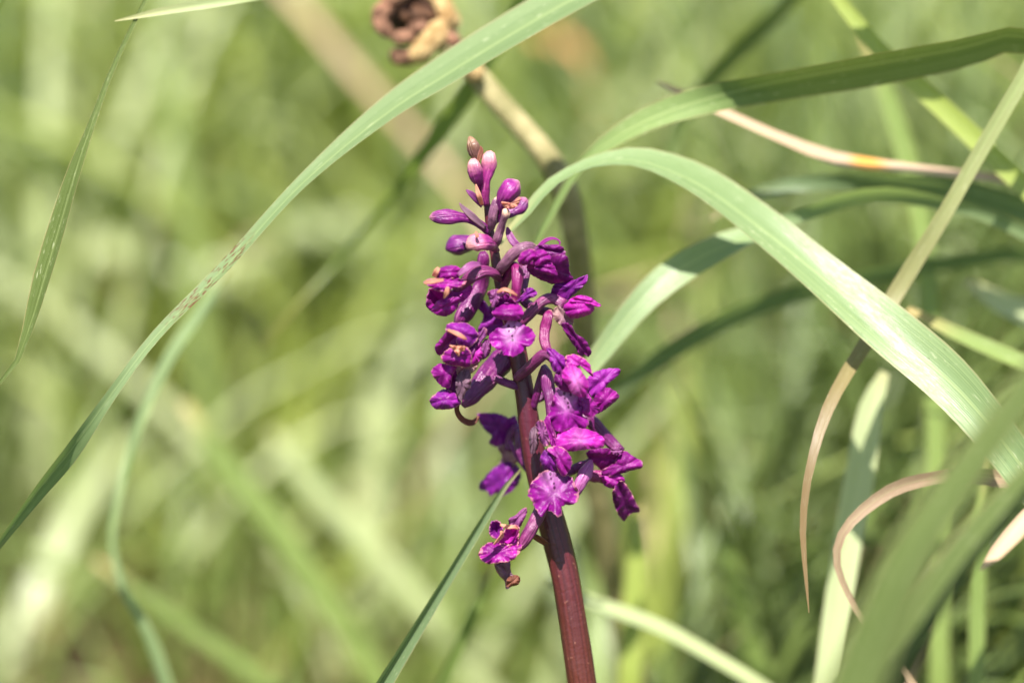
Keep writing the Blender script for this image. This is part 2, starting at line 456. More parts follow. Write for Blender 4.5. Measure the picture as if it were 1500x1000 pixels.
def o_patch(name, mat, outline, parent, dz=0.0, tilt=(0, 0), bulge=1.5, fold=0.0, ruffle=0.5, wither=0.15, throat=None, paler=0.0, nth=96, rings=12):
    O = np.array(outline, float)
    n0 = len(O)
    # closed Catmull-Rom
    pts = []
    for i in range(n0):
        p0, p1, p2, p3 = O[i - 1], O[i], O[(i + 1) % n0], O[(i + 2) % n0]
        for t in np.linspace(0, 1, 10, endpoint=False):
            pts.append(0.5 * ((2 * p1) + (-p0 + p2) * t + (2 * p0 - 5 * p1 + 4 * p2 - p3) * t * t + (-p0 + 3 * p1 - 3 * p2 + p3) * t ** 3))
    pts = np.array(pts)
    seg = np.linalg.norm(np.roll(pts, -1, 0) - pts, axis=1)
    s = np.concatenate([[0], np.cumsum(seg)])
    q = np.linspace(0, s[-1], nth, endpoint=False)
    pp = np.vstack([pts, pts[:1]])
    pts = np.stack([np.interp(q, s, pp[:, j]) for j in range(2)], 1)
    c = O.mean(0)
    size = math.sqrt((O[:, 0].max() - O[:, 0].min()) * (O[:, 1].max() - O[:, 1].min()))
    bulge *= 0.7
    jit = np.array([1 + 0.02 * math.sin(j * 2.1 + n0) + 0.018 * math.sin(j * 0.83 + 2 * n0) + 0.012 * random.uniform(-1, 1) for j in range(nth)])
    pts = c + (pts - c) * jit[:, None] * (1.0 if size > 45 else 1.10)
    ev, evec = np.linalg.eigh(np.cov((O - c).T))
    minor, msz = evec[:, 0], math.sqrt(max(ev[0], 1e-6))
    th = throat if throat is not None else c
    V, edge, lx, ly, pal = [], [], [], [], []
    k1, k2, k3, ph, ph2, ph3 = random.choice([4, 5, 6]), random.choice([8, 9, 11]), random.choice([15, 17]), random.random() * 6.3, random.random() * 6.3, random.random() * 6.3
    def put(p, t, ang):
        d = dz + tilt[0] * (p[0] - c[0]) + tilt[1] * (p[1] - c[1]) + bulge * (1 - t * t)
        d -= fold * abs(p[0] - th[0])
        d += ruffle * t ** 3 * (0.6 * math.sin(k1 * ang + ph) + 0.5 * math.sin(k2 * ang + ph2) + 0.25 * math.sin(k3 * ang + ph3))
        um = float(np.dot(p - c, minor)) / msz
        d -= 0.7 * math.exp(-(um * 2.2) ** 2) * (1 - t ** 4) * min(1.0, msz / 6)          # crease along the midrib
        d += 0.16 * math.sin(um * 5.0 + ph3 + 0.10 * p[1]) * t + 0.11 * math.sin(p[0] * 0.55 + p[1] * 0.33 + ph) * t
        d += 0.16 * ruffle * math.sin(p[0] * 0.35 + ph) * math.sin(p[1] * 0.3 + ph2)
        V.append(OW(p[0], p[1], d)); edge.append(t); lx.append(p[0] - th[0]); ly.append(p[1] - th[1])
        dd = math.hypot((p[0] - th[0]) * 1.5, (p[1] - th[1]) * 0.75)
        pal.append(paler * max(0.0, 1 - dd / (0.50 * size)))
    put(c, 0, 0)
    for r in range(1, rings + 1):
        t = 1 - (1 - r / rings) ** 1.6
        for j in range(nth):
            ang = 2 * math.pi * j / nth
            put(c + (pts[j] - c) * t, t, ang)
    F = [(0, 1 + j, 1 + (j + 1) % nth) for j in range(nth)]
    for r in range(rings - 1):
        b = 1 + r * nth
        F += [(b + j, b + nth + j, b + nth + (j + 1) % nth, b + (j + 1) % nth) for j in range(nth)]
    ob = new_obj(name, np.array([tuple(x) for x in V]), F, Pm[mat], parent, ORCHID_BASE,
                 petal_attrs(len(V), edge, lx, ly, wither, pal))
    sm = ob.modifiers.new('thickness', 'SOLIDIFY')
    sm.thickness = 0.00022
    sm.offset = 0
    return ob

def o_strip(name, mat, rows, parent, roll=0, keel=0.35, wither=0.3):
    rr = [tuple(OW(r[0], r[1], r[2])) + (r[3] * mm_px(r[2]), r[4] if len(r) > 4 else roll) for r in rows]
    v, f, a = ribbon_geo(rr, 16, keel, 5)
    at = petal_attrs(len(v), np.abs(a['ut']), np.array(a['ut']) * 5, np.array(a['vt']) * 20, wither, np.zeros(len(v)))
    ob = new_obj(name, v, f, Pm[mat], parent, ORCHID_BASE, at)
    sm = ob.modifiers.new('thickness', 'SOLIDIFY')
    sm.thickness = 0.00022
    sm.offset = 0
    return ob

# --- buds at the top of the spike
def bud(mat, rows, label=None, lump=0.09):
    b = o_tube('bud', mat, rows, orchid, lump, 20, 16)
    if label: b['label'] = label
    return b
b = bud('bud_brown', [(703, 262, 1, 4), (698, 236, 2, 5), (697, 226, 2, 9), (693, 213, 2, 9.5), (690, 205, 2, 6), (687, 200, 2, 1.5)], 'withered olive brown bud at the spike tip')
o_strip('bract', 'rusty', [(700, 238, 4, 3), (703, 228, 4, 7), (705, 220, 4, 6), (704, 214, 4, 1)], b)
bud('bud_pale', [(706, 282, 2, 4), (701, 268, 4, 6), (699, 262, 5, 9), (696, 250, 6, 10.5), (694, 239, 6, 9), (693, 232, 6, 3)])
bud('bud_pale', [(712, 300, 2, 5), (711, 284, 3, 6.5), (712, 266, 4, 6.5), (715, 252, 4, 9), (717, 238, 4, 11.5), (717, 226, 4, 9), (716, 221, 4, 3)])
bb = o_strip('bract', 'lilac', [(706, 302, 4, 5), (698, 292, 6, 9), (690, 284, 7, 8), (683, 278, 7, 2)], orchid, 20)
o_strip('bract', 'tan', [(706, 300, 5, 5), (702, 288, 7, 7), (699, 278, 7, 5), (697, 270, 7, 1)], orchid, -20)
b = bud('bud', [(722, 330, 3, 4), (732, 314, 4, 5), (735, 305, 5, 7), (738, 294, 6, 11), (745, 282, 7, 15.5), (752, 273, 7, 14), (758, 267, 7, 7), (760, 265, 7, 2)])
o_patch('bract', 'tan', [(736, 296), (744, 299), (751, 297), (759, 290), (761, 293), (756, 302), (748, 305), (739, 302)], b, dz=9.5, bulge=1, ruffle=0.8, wither=0.6)
o_tube('bract', 'ovary_grey', [(719, 334, 3, 5), (721, 326, 4, 6.5), (723, 312, 5, 7), (727, 296, 5, 6), (730, 288, 5, 2)], orchid)
bud('bud', [(722, 326, 0, 4), (733, 320, -1, 4), (742, 316, -1, 5), (750, 309, -2, 9), (760, 303, -3, 12), (767, 296, -3, 9.5), (772, 291, -3, 3)])
o_tube('bract', 'ovary_grey', [(727, 358, 3, 5), (729, 350, 5, 7), (733, 338, 6, 6), (738, 322, 8, 5), (741, 313, 9, 6.5), (739, 306, 9, 4)], orchid)
b = bud('bud', [(716, 342, 1, 4), (708, 333, 2, 6), (698, 326, 3, 6.5), (686, 321, 4, 6), (674, 319, 5, 8), (660, 318, 6, 10.5), (645, 318, 6, 10.5), (634, 318, 6, 7), (629, 319, 6, 2)])
o_strip('bract', 'grey', [(711, 334, 3, 5), (692, 317, 5, 10), (678, 304, 5, 6), (673, 297, 5, 1)], b, 15)
bud('bud_dark', [(722, 350, -1, 4), (708, 352, -3, 5), (695, 354, -4, 9), (682, 357, -5, 13), (669, 360, -5, 15), (659, 363, -5, 10), (653, 366, -5, 2)])
b = bud('bud_pale', [(727, 366, 2, 5), (721, 360, 5, 7), (714, 357, 8, 10.5), (703, 355, 10, 13), (693, 357, 10, 11.5), (686, 361, 10, 6), (683, 363, 10, 2)])
o_strip('bract', 'tan', [(700, 348, 13, 4), (698, 343, 13, 5), (697, 339, 12, 1)], b)

# --- open flowers: ('t'ube / 'p'atch / 's'trip, name, material, geometry, options); the first tube is the flower itself
FLOWERS = []
FLOWERS.append(('withering flower with tan frayed petals just below the buds', [
    ('t', 'ovary', 'ovary', [(732, 408, 3, 6), (722, 400, 8, 7), (708, 398, 10, 9), (695, 402, 11, 10), (682, 412, 10, 8), (668, 425, 8, 6)], {}),
    ('t', 'spur', 'ovary_dark', [(707, 368, -1, 4), (708, 376, -1, 8.5), (707, 390, -2, 9), (706, 410, -4, 10), (698, 430, -4, 12), (686, 450, -3, 13), (676, 466, -2, 12), (669, 477, -2, 5)], {}),
    ('s', 'sepal', 'lilac', [(704, 387, 12, 5), (692, 388, 14, 10), (682, 394, 15, 10), (671, 403, 15, 5)], dict(roll=25)),
    ('p', 'hood', 'petal', [(640, 404), (646, 394), (656, 390.5), (668, 391), (675, 398), (668, 407), (655, 410)], dict(dz=12, bulge=4, wither=0.2)),
    ('p', 'petal', 'petal', [(623, 413), (632, 409), (650, 408), (662, 408), (680, 411), (675, 418), (660, 423), (653, 426), (641, 425), (634, 421), (627, 417)], dict(dz=14, bulge=2, ruffle=1.2, wither=0.9, tilt=(0, 0.12))),
    ('s', 'petal', 'tan', [(636, 405, 13, 7), (639, 398, 14, 8), (643, 392, 14, 5)], {}),
    ('s', 'petal', 'tan', [(622, 414, 15, 4), (634, 412, 17, 7), (650, 410, 18, 3)], dict(roll=30)),
    ('s', 'petal', 'tan', [(656, 420, 16, 4), (654, 429, 16, 7), (650, 437, 15, 2)], {}),
    ('p', 'lip', 'dark', [(633, 424), (650, 426), (668, 430), (671, 437), (669, 447), (663, 455), (652, 461), (641, 459), (633, 454), (627, 448), (627, 438), (629, 430)], dict(dz=9, bulge=-5, wither=0.3)),
    ('p', 'lip_lobe', 'petal', [(634, 454), (641, 443), (652, 438), (671, 437), (669, 447), (663, 455), (652, 461), (641, 459)], dict(dz=12, bulge=2.2, wither=0.3, tilt=(0, -0.08))),
    ('p', 'petal', 'petal', [(655, 434), (666, 424), (680, 418), (690, 420), (686, 432), (676, 441), (664, 444)], dict(dz=8, bulge=2, tilt=(0, 0.05))),
    ('p', 'petal', 'violet', [(671, 433), (676, 424), (684, 416), (689, 424), (681, 432)], dict(dz=4)),
]))
FLOWERS.append(('violet flower half hidden behind the spike between two open flowers', [
    ('t', 'ovary', 'ovary_dark', [(740, 455, -3, 6), (728, 452, -6, 7), (716, 458, -7, 7), (712, 470, -7, 5)], {}),
    ('p', 'sepal', 'violet', [(698, 446), (705, 439), (712, 446), (719, 458), (723, 470), (715, 480), (706, 478), (709, 462), (700, 451)], dict(dz=-5)),
    ('p', 'lip', 'violet', [(702, 489), (706, 474), (720, 464), (735, 462), (743, 478), (730, 486), (716, 490)], dict(dz=-4, bulge=2)),
]))
FLOWERS.append(('fully open flower with a fan lip spotted on a white throat', [
    ('t', 'ovary', 'ovary_pink', [(738, 420, 2, 6), (744, 404, 4, 7), (753, 391, 7, 7.5), (758, 398, 9, 8.5), (757, 420, 10, 8), (755, 442, 9, 7)], {}),
    ('t', 'spur', 'ovary_dark', [(766, 382, -1, 5), (769, 395, 0, 7), (768, 410, 1, 7), (764, 432, 4, 6)], {}),
    ('p', 'sepal', 'lilac', [(715, 429), (724, 425), (734, 426), (738, 431), (731, 437), (729, 443), (722, 449), (719, 442), (717, 435)], dict(dz=12, wither=0.5, ruffle=1)),
    ('s', 'sepal', 'tan', [(728, 428, 13, 3), (738, 424, 14, 5), (748, 427, 14, 5), (758, 433, 13, 2)], dict(roll=30)),
    ('p', 'petal', 'dark', [(725, 445), (733, 433), (742, 431), (750, 439), (756, 446), (745, 452), (732, 452)], dict(dz=11, bulge=-1)),
    ('p', 'sepal', 'violet', [(758, 441), (763.6, 434), (769.6, 428), (772, 423.4), (778, 422.5), (785.5, 429), (782, 434), (777, 435.5), (769.6, 439.5)], dict(dz=10, bulge=2, wither=0.5)),
    ('p', 'hood', 'petal', [(722.5, 459), (725, 453), (731, 449), (742, 446), (754, 446), (760, 448), (764.5, 458), (762, 465), (751.6, 468), (739.6, 467), (729, 464.5)], dict(dz=11.5, bulge=4.5, wither=0.1, tilt=(0, 0.06))),
    ('p', 'throat', 'throat', [(736, 462), (749, 464), (762, 462), (760, 474), (756, 484), (744, 484), (740, 474)], dict(dz=10, bulge=-1.5)),
    ('p', 'lip', 'lip', [(741, 476), (733, 479), (725.6, 483), (718.4, 489), (716.5, 497.6), (720.8, 506), (728, 511.4), (736, 512.5), (738, 517), (735, 519.4), (741, 520), (749.6, 522), (758, 520), (765, 514.4), (767.6, 509), (776, 506), (782.6, 499), (783.8, 492), (779.6, 483), (771, 477), (763, 473.6), (757, 470), (744, 470)],
     dict(dz=12.5, bulge=1.2, fold=0.05, ruffle=0.7, wither=0.12, throat=(749, 474), paler=0.8, tilt=(0, 0.07))),
]))
FLOWERS.append(('dark nodding flower facing away with a curled looping sepal', [
    ('t', 'ovary', 'ovary_grey', [(729, 400, 3, 6), (738, 388, 7, 8), (750, 374, 9, 8.5), (762, 364, 10, 8), (774, 361, 9, 7), (786, 366, 6, 6)], {}),
    ('s', 'bract', 'ovary_pink', [(743, 333, 5, 3), (746, 343, 6, 10), (753, 355, 7, 11), (764, 364, 7, 8)], {}),
    ('p', 'petal', 'petal', [(760, 380), (766, 370), (776, 366), (783, 368), (784, 374), (778, 382), (770, 387), (763, 386)], dict(dz=12, bulge=3.5, wither=0.6)),
    ('p', 'petal', 'petal', [(782, 380), (785, 370), (794, 367), (802, 372), (805, 380), (796, 385), (786, 388)], dict(dz=12, bulge=2.5)),
    ('p', 'petal', 'petal', [(785, 390), (798, 384), (808, 387), (813, 395), (815, 402), (800, 400), (788, 396)], dict(dz=11, bulge=2.5)),
    ('p', 'sepal', 'dark', [(784, 366), (793, 359.5), (806, 359.5), (820, 360.5), (826, 368), (825, 374), (816, 376), (804, 377), (792, 371)], dict(dz=9.5, bulge=1.5, tilt=(0, -0.06))),
    ('s', 'sepal', 'dark', [(788, 362, 9, 5), (798, 353, 9, 6), (808, 349, 9, 4), (817, 351, 9, 2.4), (820.5, 356, 9, 2.2), (818, 361, 9, 2)], {}),
    ('p', 'hood', 'dark', [(774, 397), (772, 387), (788, 378), (806, 374), (826, 373), (833, 381), (833, 392), (836, 402), (840, 410), (828, 417), (812, 416), (796, 411), (782, 404)], dict(dz=7, bulge=3, tilt=(0, -0.16))),
]))
FLOWERS.append(('flower in profile with a narrow dark lip hanging down', [
    ('t', 'ovary', 'ovary', [(756, 480, 3, 7), (764, 472, 5, 8), (780, 455, 6, 8), (796, 440, 6, 8), (810, 437, 5, 8), (828, 446, 6, 7)], {}),
    ('t', 'spur', 'ovary_dark', [(758, 434, -1, 4), (766, 440, -1, 6), (776, 447, -1, 7), (788, 453, -1, 7), (806, 458, 2, 7)], {}),
    ('p', 'sepal', 'violet', [(811, 434), (813, 418), (828, 415), (840, 411), (851, 407), (858.5, 404.5), (858, 412), (850, 422), (840, 430), (828, 442), (817, 445)], dict(dz=5, bulge=2, tilt=(0.05, -0.05))),
    ('p', 'hood', 'petal', [(828, 450), (838, 441), (852, 440), (864, 443), (868.5, 450), (864, 458), (852, 463), (840, 465), (832, 460)], dict(dz=8, bulge=5)),
    ('p', 'sepal', 'petal', [(836, 440), (850, 433.5), (864, 436), (872, 442), (878.5, 446.5), (874, 448.5), (864, 445), (848, 443)], dict(dz=10, bulge=1)),
    ('p', 'throat', 'throat', [(810, 459), (820, 448), (832, 452), (839, 464), (836, 476), (826, 478), (814, 468)], dict(dz=6, bulge=1)),
    ('p', 'lip', 'dark', [(822, 474), (836, 476), (842, 488), (856, 496), (862, 506), (866, 516), (862, 522), (856, 519), (850, 522.5), (844, 510), (834, 496)], dict(dz=6, bulge=1, tilt=(-0.08, -0.1))),
]))
FLOWERS.append(('flower with a glossy rounded hood above a folded purple lip', [
    ('t', 'ovary', 'ovary', [(758, 553, 3, 7), (764, 547, 5, 8), (775, 538, 7, 8), (788, 525, 9, 8.5), (800, 518, 10, 8), (812, 527, 11, 7), (822, 545, 10, 6)], {}),
    ('t', 'spur', 'ovary_pink', [(806, 520, 10, 6), (801, 511, 10, 7), (797, 497, 9, 7.5), (799, 480, 8, 8), (803, 464, 8, 7.5), (806, 455, 7, 3)], {}),
    ('p', 'sepal', 'violet', [(802, 512), (811, 513), (818, 518), (826, 524), (829, 535), (822, 543), (812, 542), (807, 530), (806, 521)], dict(dz=12, bulge=2)),
    ('p', 'sepal', 'petal', [(829, 527), (832, 522), (842, 520.5), (854, 525), (862, 533), (865, 541), (866.5, 549), (859, 542), (853, 532), (842, 538), (832, 535)], dict(dz=12, bulge=2, wither=0.95)),
    ('p', 'hood', 'dark', [(813, 558), (816, 546), (824, 540), (830, 548), (836, 565), (836, 573), (825, 571), (818, 565)], dict(dz=11.5, bulge=2.5)),
    ('p', 'hood', 'petal', [(825, 552), (829, 540), (837, 536.5), (847, 541), (854, 550), (860, 560), (859, 572), (854, 579.5), (847, 578), (837, 572), (833.5, 565)], dict(dz=14, bulge=3.5, wither=0.2, paler=0.35)),
    ('p', 'lip', 'lip', [(815, 573), (825, 569), (837, 570), (848, 576), (853, 592), (853, 608), (862, 617), (859, 626), (847, 626), (833, 628), (828, 631), (815, 631.5), (806, 621), (803.5, 609), (806, 597), (810, 585)], dict(dz=11, bulge=1.5, fold=0.06, throat=(831, 572), paler=0.5, wither=0.25, ruffle=0.9)),
    ('p', 'lip_lobe', 'petal', [(846, 580), (858, 576), (865, 583), (874, 595), (876.5, 600), (868, 608.5), (861, 608), (854, 604), (850, 592)], dict(dz=9, bulge=2, tilt=(-0.08, 0))),
]))
FLOWERS.append(('flower with upswept violet sepals tucked behind the glossy hooded flower', [
    ('t', 'ovary', 'ovary_dark', [(776, 588, -2, 6), (800, 578, -3, 7), (830, 572, -2, 7), (858, 570, 0, 8), (874, 574, 1, 6)], {}),
    ('p', 'sepal', 'violet', [(859, 556), (870, 546), (884, 541), (897, 539.5), (908.5, 541), (907, 547), (900, 554), (890, 562), (885, 572), (872, 583), (864, 577), (858, 567)], dict(dz=2, bulge=2, wither=0.15)),
    ('p', 'sepal', 'petal', [(871, 585), (882, 573), (891, 569.5), (904, 578), (902, 585), (890, 595), (880, 602), (875, 602)], dict(dz=3, bulge=3)),
]))
FLOWERS.append(('open flower with a crinkled tan edged lip spread before the stem', [
    ('t', 'ovary', 'ovary_dark', [(780, 600, 1, 5), (788, 570, 3, 6), (797, 540, 5, 6), (800, 550, 6, 9), (802, 566, 6, 10), (806, 585, 7, 9), (808, 610, 8, 8), (812, 650, 9, 7)], {}),
    ('p', 'bract', 'grey', [(776.5, 636), (781, 627), (787.5, 627), (788, 642), (787, 654), (780, 663), (777, 653)], dict(dz=8, bulge=2)),
    ('p', 'sepal', 'lilac', [(786, 622), (792, 616.5), (797, 621), (802, 636), (804, 649), (797, 651), (790, 642), (788, 631)], dict(dz=12, bulge=2, wither=0.8, ruffle=1.2)),
    ('p', 'petal', 'petal', [(797, 620), (804, 612), (812, 640), (822, 655), (815, 660), (806, 648), (799, 634)], dict(dz=10.5, bulge=1, wither=0.3)),
    ('p', 'sepal', 'petal', [(818, 655), (818, 642), (822, 634), (833, 628), (851, 628.5), (869, 633.5), (880, 641), (882.5, 648), (876, 654.5), (856, 656.5), (835, 659)], dict(dz=11, bulge=3, wither=0.2, paler=0.15, tilt=(0, 0.06))),
    ('p', 'hood', 'violet', [(792.5, 672), (797, 662), (804, 658), (811, 667), (816, 677), (815, 687), (799, 686), (795, 679)], dict(dz=11.5, bulge=3)),
    ('p', 'hood', 'petal', [(803, 659), (813, 655), (826, 658.5), (835, 671), (835.5, 681), (826, 695), (818, 687), (815, 677), (810, 667)], dict(dz=13, bulge=3, wither=0.65)),
    ('p', 'throat', 'throat', [(799, 680), (814, 680), (820, 690), (816, 700), (806, 702), (800, 694)], dict(dz=11, bulge=-1)),
    ('p', 'lip', 'lip', [(799, 689), (808, 687), (819, 691), (831, 694.5), (840, 703), (844, 713), (849, 724), (844, 735), (835, 739), (828, 738), (822, 743), (823, 752), (817, 757), (808, 748.5), (801, 749), (793, 756), (786, 748), (781, 737), (774.5, 726), (774.5, 715), (781, 704), (790, 695)],
     dict(dz=13, bulge=1.5, fold=0.04, ruffle=1.0, wither=0.6, throat=(810, 690), paler=0.3, tilt=(0, 0.05))),
    ('t', 'spur', 'spur_lilac', [(838, 730, 5, 4), (844, 720, 6, 7), (849, 708, 6, 9), (857, 693, 5, 10.5), (863, 681, 4, 7), (866, 673, 4, 2)], {}),
    ('t', 'ovary', 'ovary_dark', [(828, 694, 4, 5), (838, 689, 2, 7), (850, 683, 2, 7), (866, 676, 1, 5)], {}),
]))
FLOWERS.append(('shaded maroon flower with a tan tipped lip drooping on a side flank', [
    ('t', 'ovary', 'ovary_dark', [(792, 640, -3, 6), (820, 612, -4, 7), (848, 604, -3, 8), (864, 614, -2, 9), (880, 632, -3, 10), (895, 648, -3, 9), (910, 662, -2, 7)], {}),
    ('p', 'sepal', 'dark', [(861.5, 663), (871, 658), (892, 658), (911, 662), (902, 679), (886, 688), (874, 680), (864, 671)], dict(dz=1, bulge=1.5, tilt=(0, -0.14))),
    ('p', 'sepal', 'dark', [(884, 689), (900, 679), (912, 662), (927, 670), (937.5, 676), (938, 684), (923, 688), (910, 692), (894, 696)], dict(dz=2, bulge=3, wither=0.4)),
    ('p', 'petal', 'lilac', [(895, 659), (902, 655), (910, 656), (909, 664), (900, 665)], dict(dz=4, bulge=1)),
    ('t', 'spur', 'ovary_pink', [(860, 698, -1, 5), (866, 697, 0, 8), (880, 697, 0, 9.5), (893, 701, 0, 9.5), (906, 709, 0, 7)], {}),
    ('p', 'petal', 'petal', [(884, 690), (903, 692), (914, 704), (905, 714), (886, 709)], dict(dz=1.5, bulge=2)),
    ('p', 'lip', 'dark', [(902, 710), (912, 704), (923, 718), (932, 736), (937.5, 748), (928, 750.5), (921, 755), (914, 762), (907, 756), (900, 740), (897, 724)], dict(dz=0, bulge=1.5, tilt=(-0.05, -0.12), wither=0.6)),
]))
FLOWERS.append(('dark violet flower with a ragged upper sepal behind the stem', [
    ('t', 'ovary', 'ovary_dark', [(778, 650, -5, 6), (768, 634, -9, 7), (756, 628, -12, 7), (748, 640, -13, 7), (745, 660, -13, 6)], {}),
    ('p', 'sepal', 'violet', [(699, 606), (712, 604.5), (732, 606), (745, 612), (754, 609), (760, 620), (757, 635), (750, 654), (736, 657), (727, 654), (716, 648), (721, 640), (709, 627), (703, 617)], dict(dz=-14, bulge=2, ruffle=0.8, tilt=(0, -0.06))),
    ('s', 'sepal', 'lilac', [(746, 645, -10, 6), (757, 666, -8, 8), (769, 685, -7, 6), (778, 698, -6, 2)], {}),
    ('p', 'throat', 'throat', [(730, 655), (750, 653), (757, 674), (746, 684), (733, 682), (735, 667)], dict(dz=-14, bulge=1)),
    ('p', 'lip', 'violet', [(727, 683), (739, 677), (753, 679), (762, 689), (762.5, 701), (756, 713), (745, 722), (733, 726.5), (726, 721), (718, 726.5), (714, 719), (705, 718), (701, 711), (708, 701), (718, 690)], dict(dz=-13, bulge=2, fold=0.1, throat=(742, 680))),
    ('t', 'spur', 'ovary_dark', [(758, 630, -7, 4), (762, 642, -6, 8), (764, 660, -6, 9), (770, 682, -5, 5)], {}),
]))
FLOWERS.append(('withering ragged flower with curled tan scraps above the brown curled shred', [
    ('t', 'spur', 'ovary_dark', [(756, 506, -2, 10), (746, 517, -3, 16), (735, 530, -3, 18), (718, 549, -3, 18), (702, 568, -2, 15), (688, 584, -1, 11), (678, 595, -1, 4)], {}),
    ('t', 'ovary', 'ovary_dark', [(766, 570, 0, 5), (754, 565, 1, 6), (740, 560, 0, 6), (724, 552, -1, 6)], {}),
    ('p', 'hood', 'violet', [(655, 481), (660, 474.5), (670, 474.5), (682, 474.5), (692, 481), (698.5, 490), (697, 497), (687, 506), (676, 506), (669, 499), (670, 492), (658, 487)], dict(dz=11, bulge=4, wither=0.7)),
    ('s', 'petal', 'tan', [(656, 483, 13, 3), (668, 488, 16, 6), (679, 494, 16, 5), (684, 497, 15, 1)], dict(roll=30)),
    ('p', 'petal', 'dark', [(638.5, 508), (645, 499), (657, 485), (670, 491), (671, 506), (660, 508), (651, 515), (643, 518.5)], dict(dz=7, bulge=1, tilt=(0.03, -0.14))),
    ('p', 'petal', 'petal', [(648.5, 524), (653, 516), (662, 511), (672, 518), (681, 509), (688.5, 518), (688.5, 531), (682, 536), (672, 535), (656, 532)], dict(dz=11.5, bulge=4, wither=0.7)),
    ('p', 'petal', 'tan', [(660, 506.5), (668, 507), (680, 507.5), (680, 512), (673, 516), (672, 521), (666, 514)], dict(dz=15, bulge=1.5, ruffle=1.2)),
    ('p', 'sepal', 'lilac', [(680, 507), (697, 498), (708, 481.5), (712, 489), (705, 500), (698, 507), (695, 515), (690, 521), (684, 513)], dict(dz=9.5, bulge=1.5, wither=0.5)),
    ('p', 'petal', 'lilac', [(702, 514), (711, 498), (718, 504), (717, 516), (710, 524), (703, 524)], dict(dz=8.5, bulge=2)),
    ('p', 'petal', 'petal', [(684, 512), (696, 506), (706, 512), (704, 524), (694, 532), (685, 524)], dict(dz=9, bulge=2, wither=0.4)),
    ('p', 'petal', 'dark', [(693, 516), (704, 503), (705, 518), (703, 528), (693, 530)], dict(dz=7)),
    ('p', 'throat', 'throat', [(672, 533), (688, 530), (700, 527), (696, 540), (686, 547), (672, 548)], dict(dz=8, bulge=1)),
    ('p', 'lip', 'grey', [(669.5, 554), (676, 545), (687, 545), (688, 566), (682, 572), (676, 584.5), (672, 580), (668.5, 566)], dict(dz=9, bulge=2, wither=0.3)),
    ('p', 'lip_lobe', 'petal', [(633.5, 544), (644, 534.5), (656, 534.5), (669, 535), (662, 548), (658.5, 564.5), (650, 565), (642, 558)], dict(dz=9, bulge=3, wither=0.4)),
    ('p', 'lip_lobe', 'dark', [(658, 548), (671, 538), (670, 566), (669, 580), (655, 574)], dict(dz=6, bulge=1)),
    ('p', 'sepal', 'violet', [(631.5, 585), (640, 577), (652, 571.5), (666, 578), (673, 589), (662, 596.5), (641, 597.5), (634, 592)], dict(dz=7, bulge=4, wither=0.75)),
    ('s', 'petal', 'rusty', [(671, 588, 4, 6), (669, 600, 3, 7), (674, 611, 2, 8), (684, 618, 1, 9), (694, 618, 0, 8), (701, 609, 0, 3)], dict(roll=20)),
]))
FLOWERS.append(('lowest withered flower with a loop petal and a curled grey brown lip', [
    ('t', 'ovary', 'ovary', [(802, 726, 5, 7), (793, 744, 8, 9.5), (784, 762, 9, 10), (774, 780, 10, 9.5), (765, 795, 10, 8.5), (752, 806, 10, 6)], {}),
    ('s', 'bract', 'rusty', [(770, 778, 6, 3), (780, 783, 6, 7), (790, 789, 5, 9), (800, 796, 3, 7)], dict(roll=-30)),
    ('p', 'sepal', 'lilac', [(746.5, 760), (756, 754.5), (764, 747), (770, 744.5), (770.5, 751), (766, 761), (760, 771), (749, 768)], dict(dz=9, bulge=2, wither=0.5)),
    ('p', 'hood', 'violet', [(717.5, 778), (720, 766), (728, 763.5), (733, 767.5), (735.5, 776), (733, 787), (728, 788), (720, 784)], dict(dz=12, bulge=-3, wither=0.5)),
    ('p', 'petal', 'petal', [(731, 793), (737, 782), (745, 772), (758, 772), (758.5, 786), (757, 798), (746, 800), (735, 798)], dict(dz=12, bulge=-3, wither=0.8)),
    ('s', 'petal', 'tan', [(733, 768, 14, 3), (743, 771, 15, 6), (752, 771, 15, 5), (759, 774, 14, 2)], dict(roll=20)),
    ('s', 'petal', 'tan', [(734, 777, 14, 3), (735, 784, 14, 6), (729, 791, 14, 4), (723, 797, 14, 2)], {}),
    ('p', 'petal', 'petal', [(703.5, 810), (711, 799), (721, 795), (735, 797), (746, 798), (761, 799), (757, 811), (746, 820), (732, 822), (715, 823.5), (707, 818)], dict(dz=12.5, bulge=1.5, tilt=(0, 0.1), wither=0.8, ruffle=1.0)),
    ('p', 'lip', 'grey', [(727.5, 820), (745, 819), (747, 834), (750, 841), (759.5, 846), (758, 853), (750, 856), (742, 860), (740, 850), (732, 841), (727, 831)], dict(dz=10, bulge=2, wither=0.6, tilt=(0, -0.05))),
    ('p', 'lip_lobe', 'rusty', [(744, 848), (752, 843), (760, 845), (759, 854), (750, 857), (743, 858)], dict(dz=12.5, bulge=2)),
]))
for lab, pieces in FLOWERS:
    kind, nm, mat, rows, op = pieces[0]
    fl = o_tube('flower', mat, rows, orchid, **op)
    fl['label'] = lab
    for kind, nm, mat, g, op in pieces[1:]:
        if kind == 't': o_tube(nm, mat, g, fl, **op)
        elif kind == 's':
            m2 = mat if mat in ('petal', 'violet', 'dark', 'lip', 'lilac', 'grey', 'tan', 'rusty', 'throat') else 'lilac'
            o_strip(nm, m2, g, fl, **op)
        else: o_patch(nm, mat, g, fl, **op)
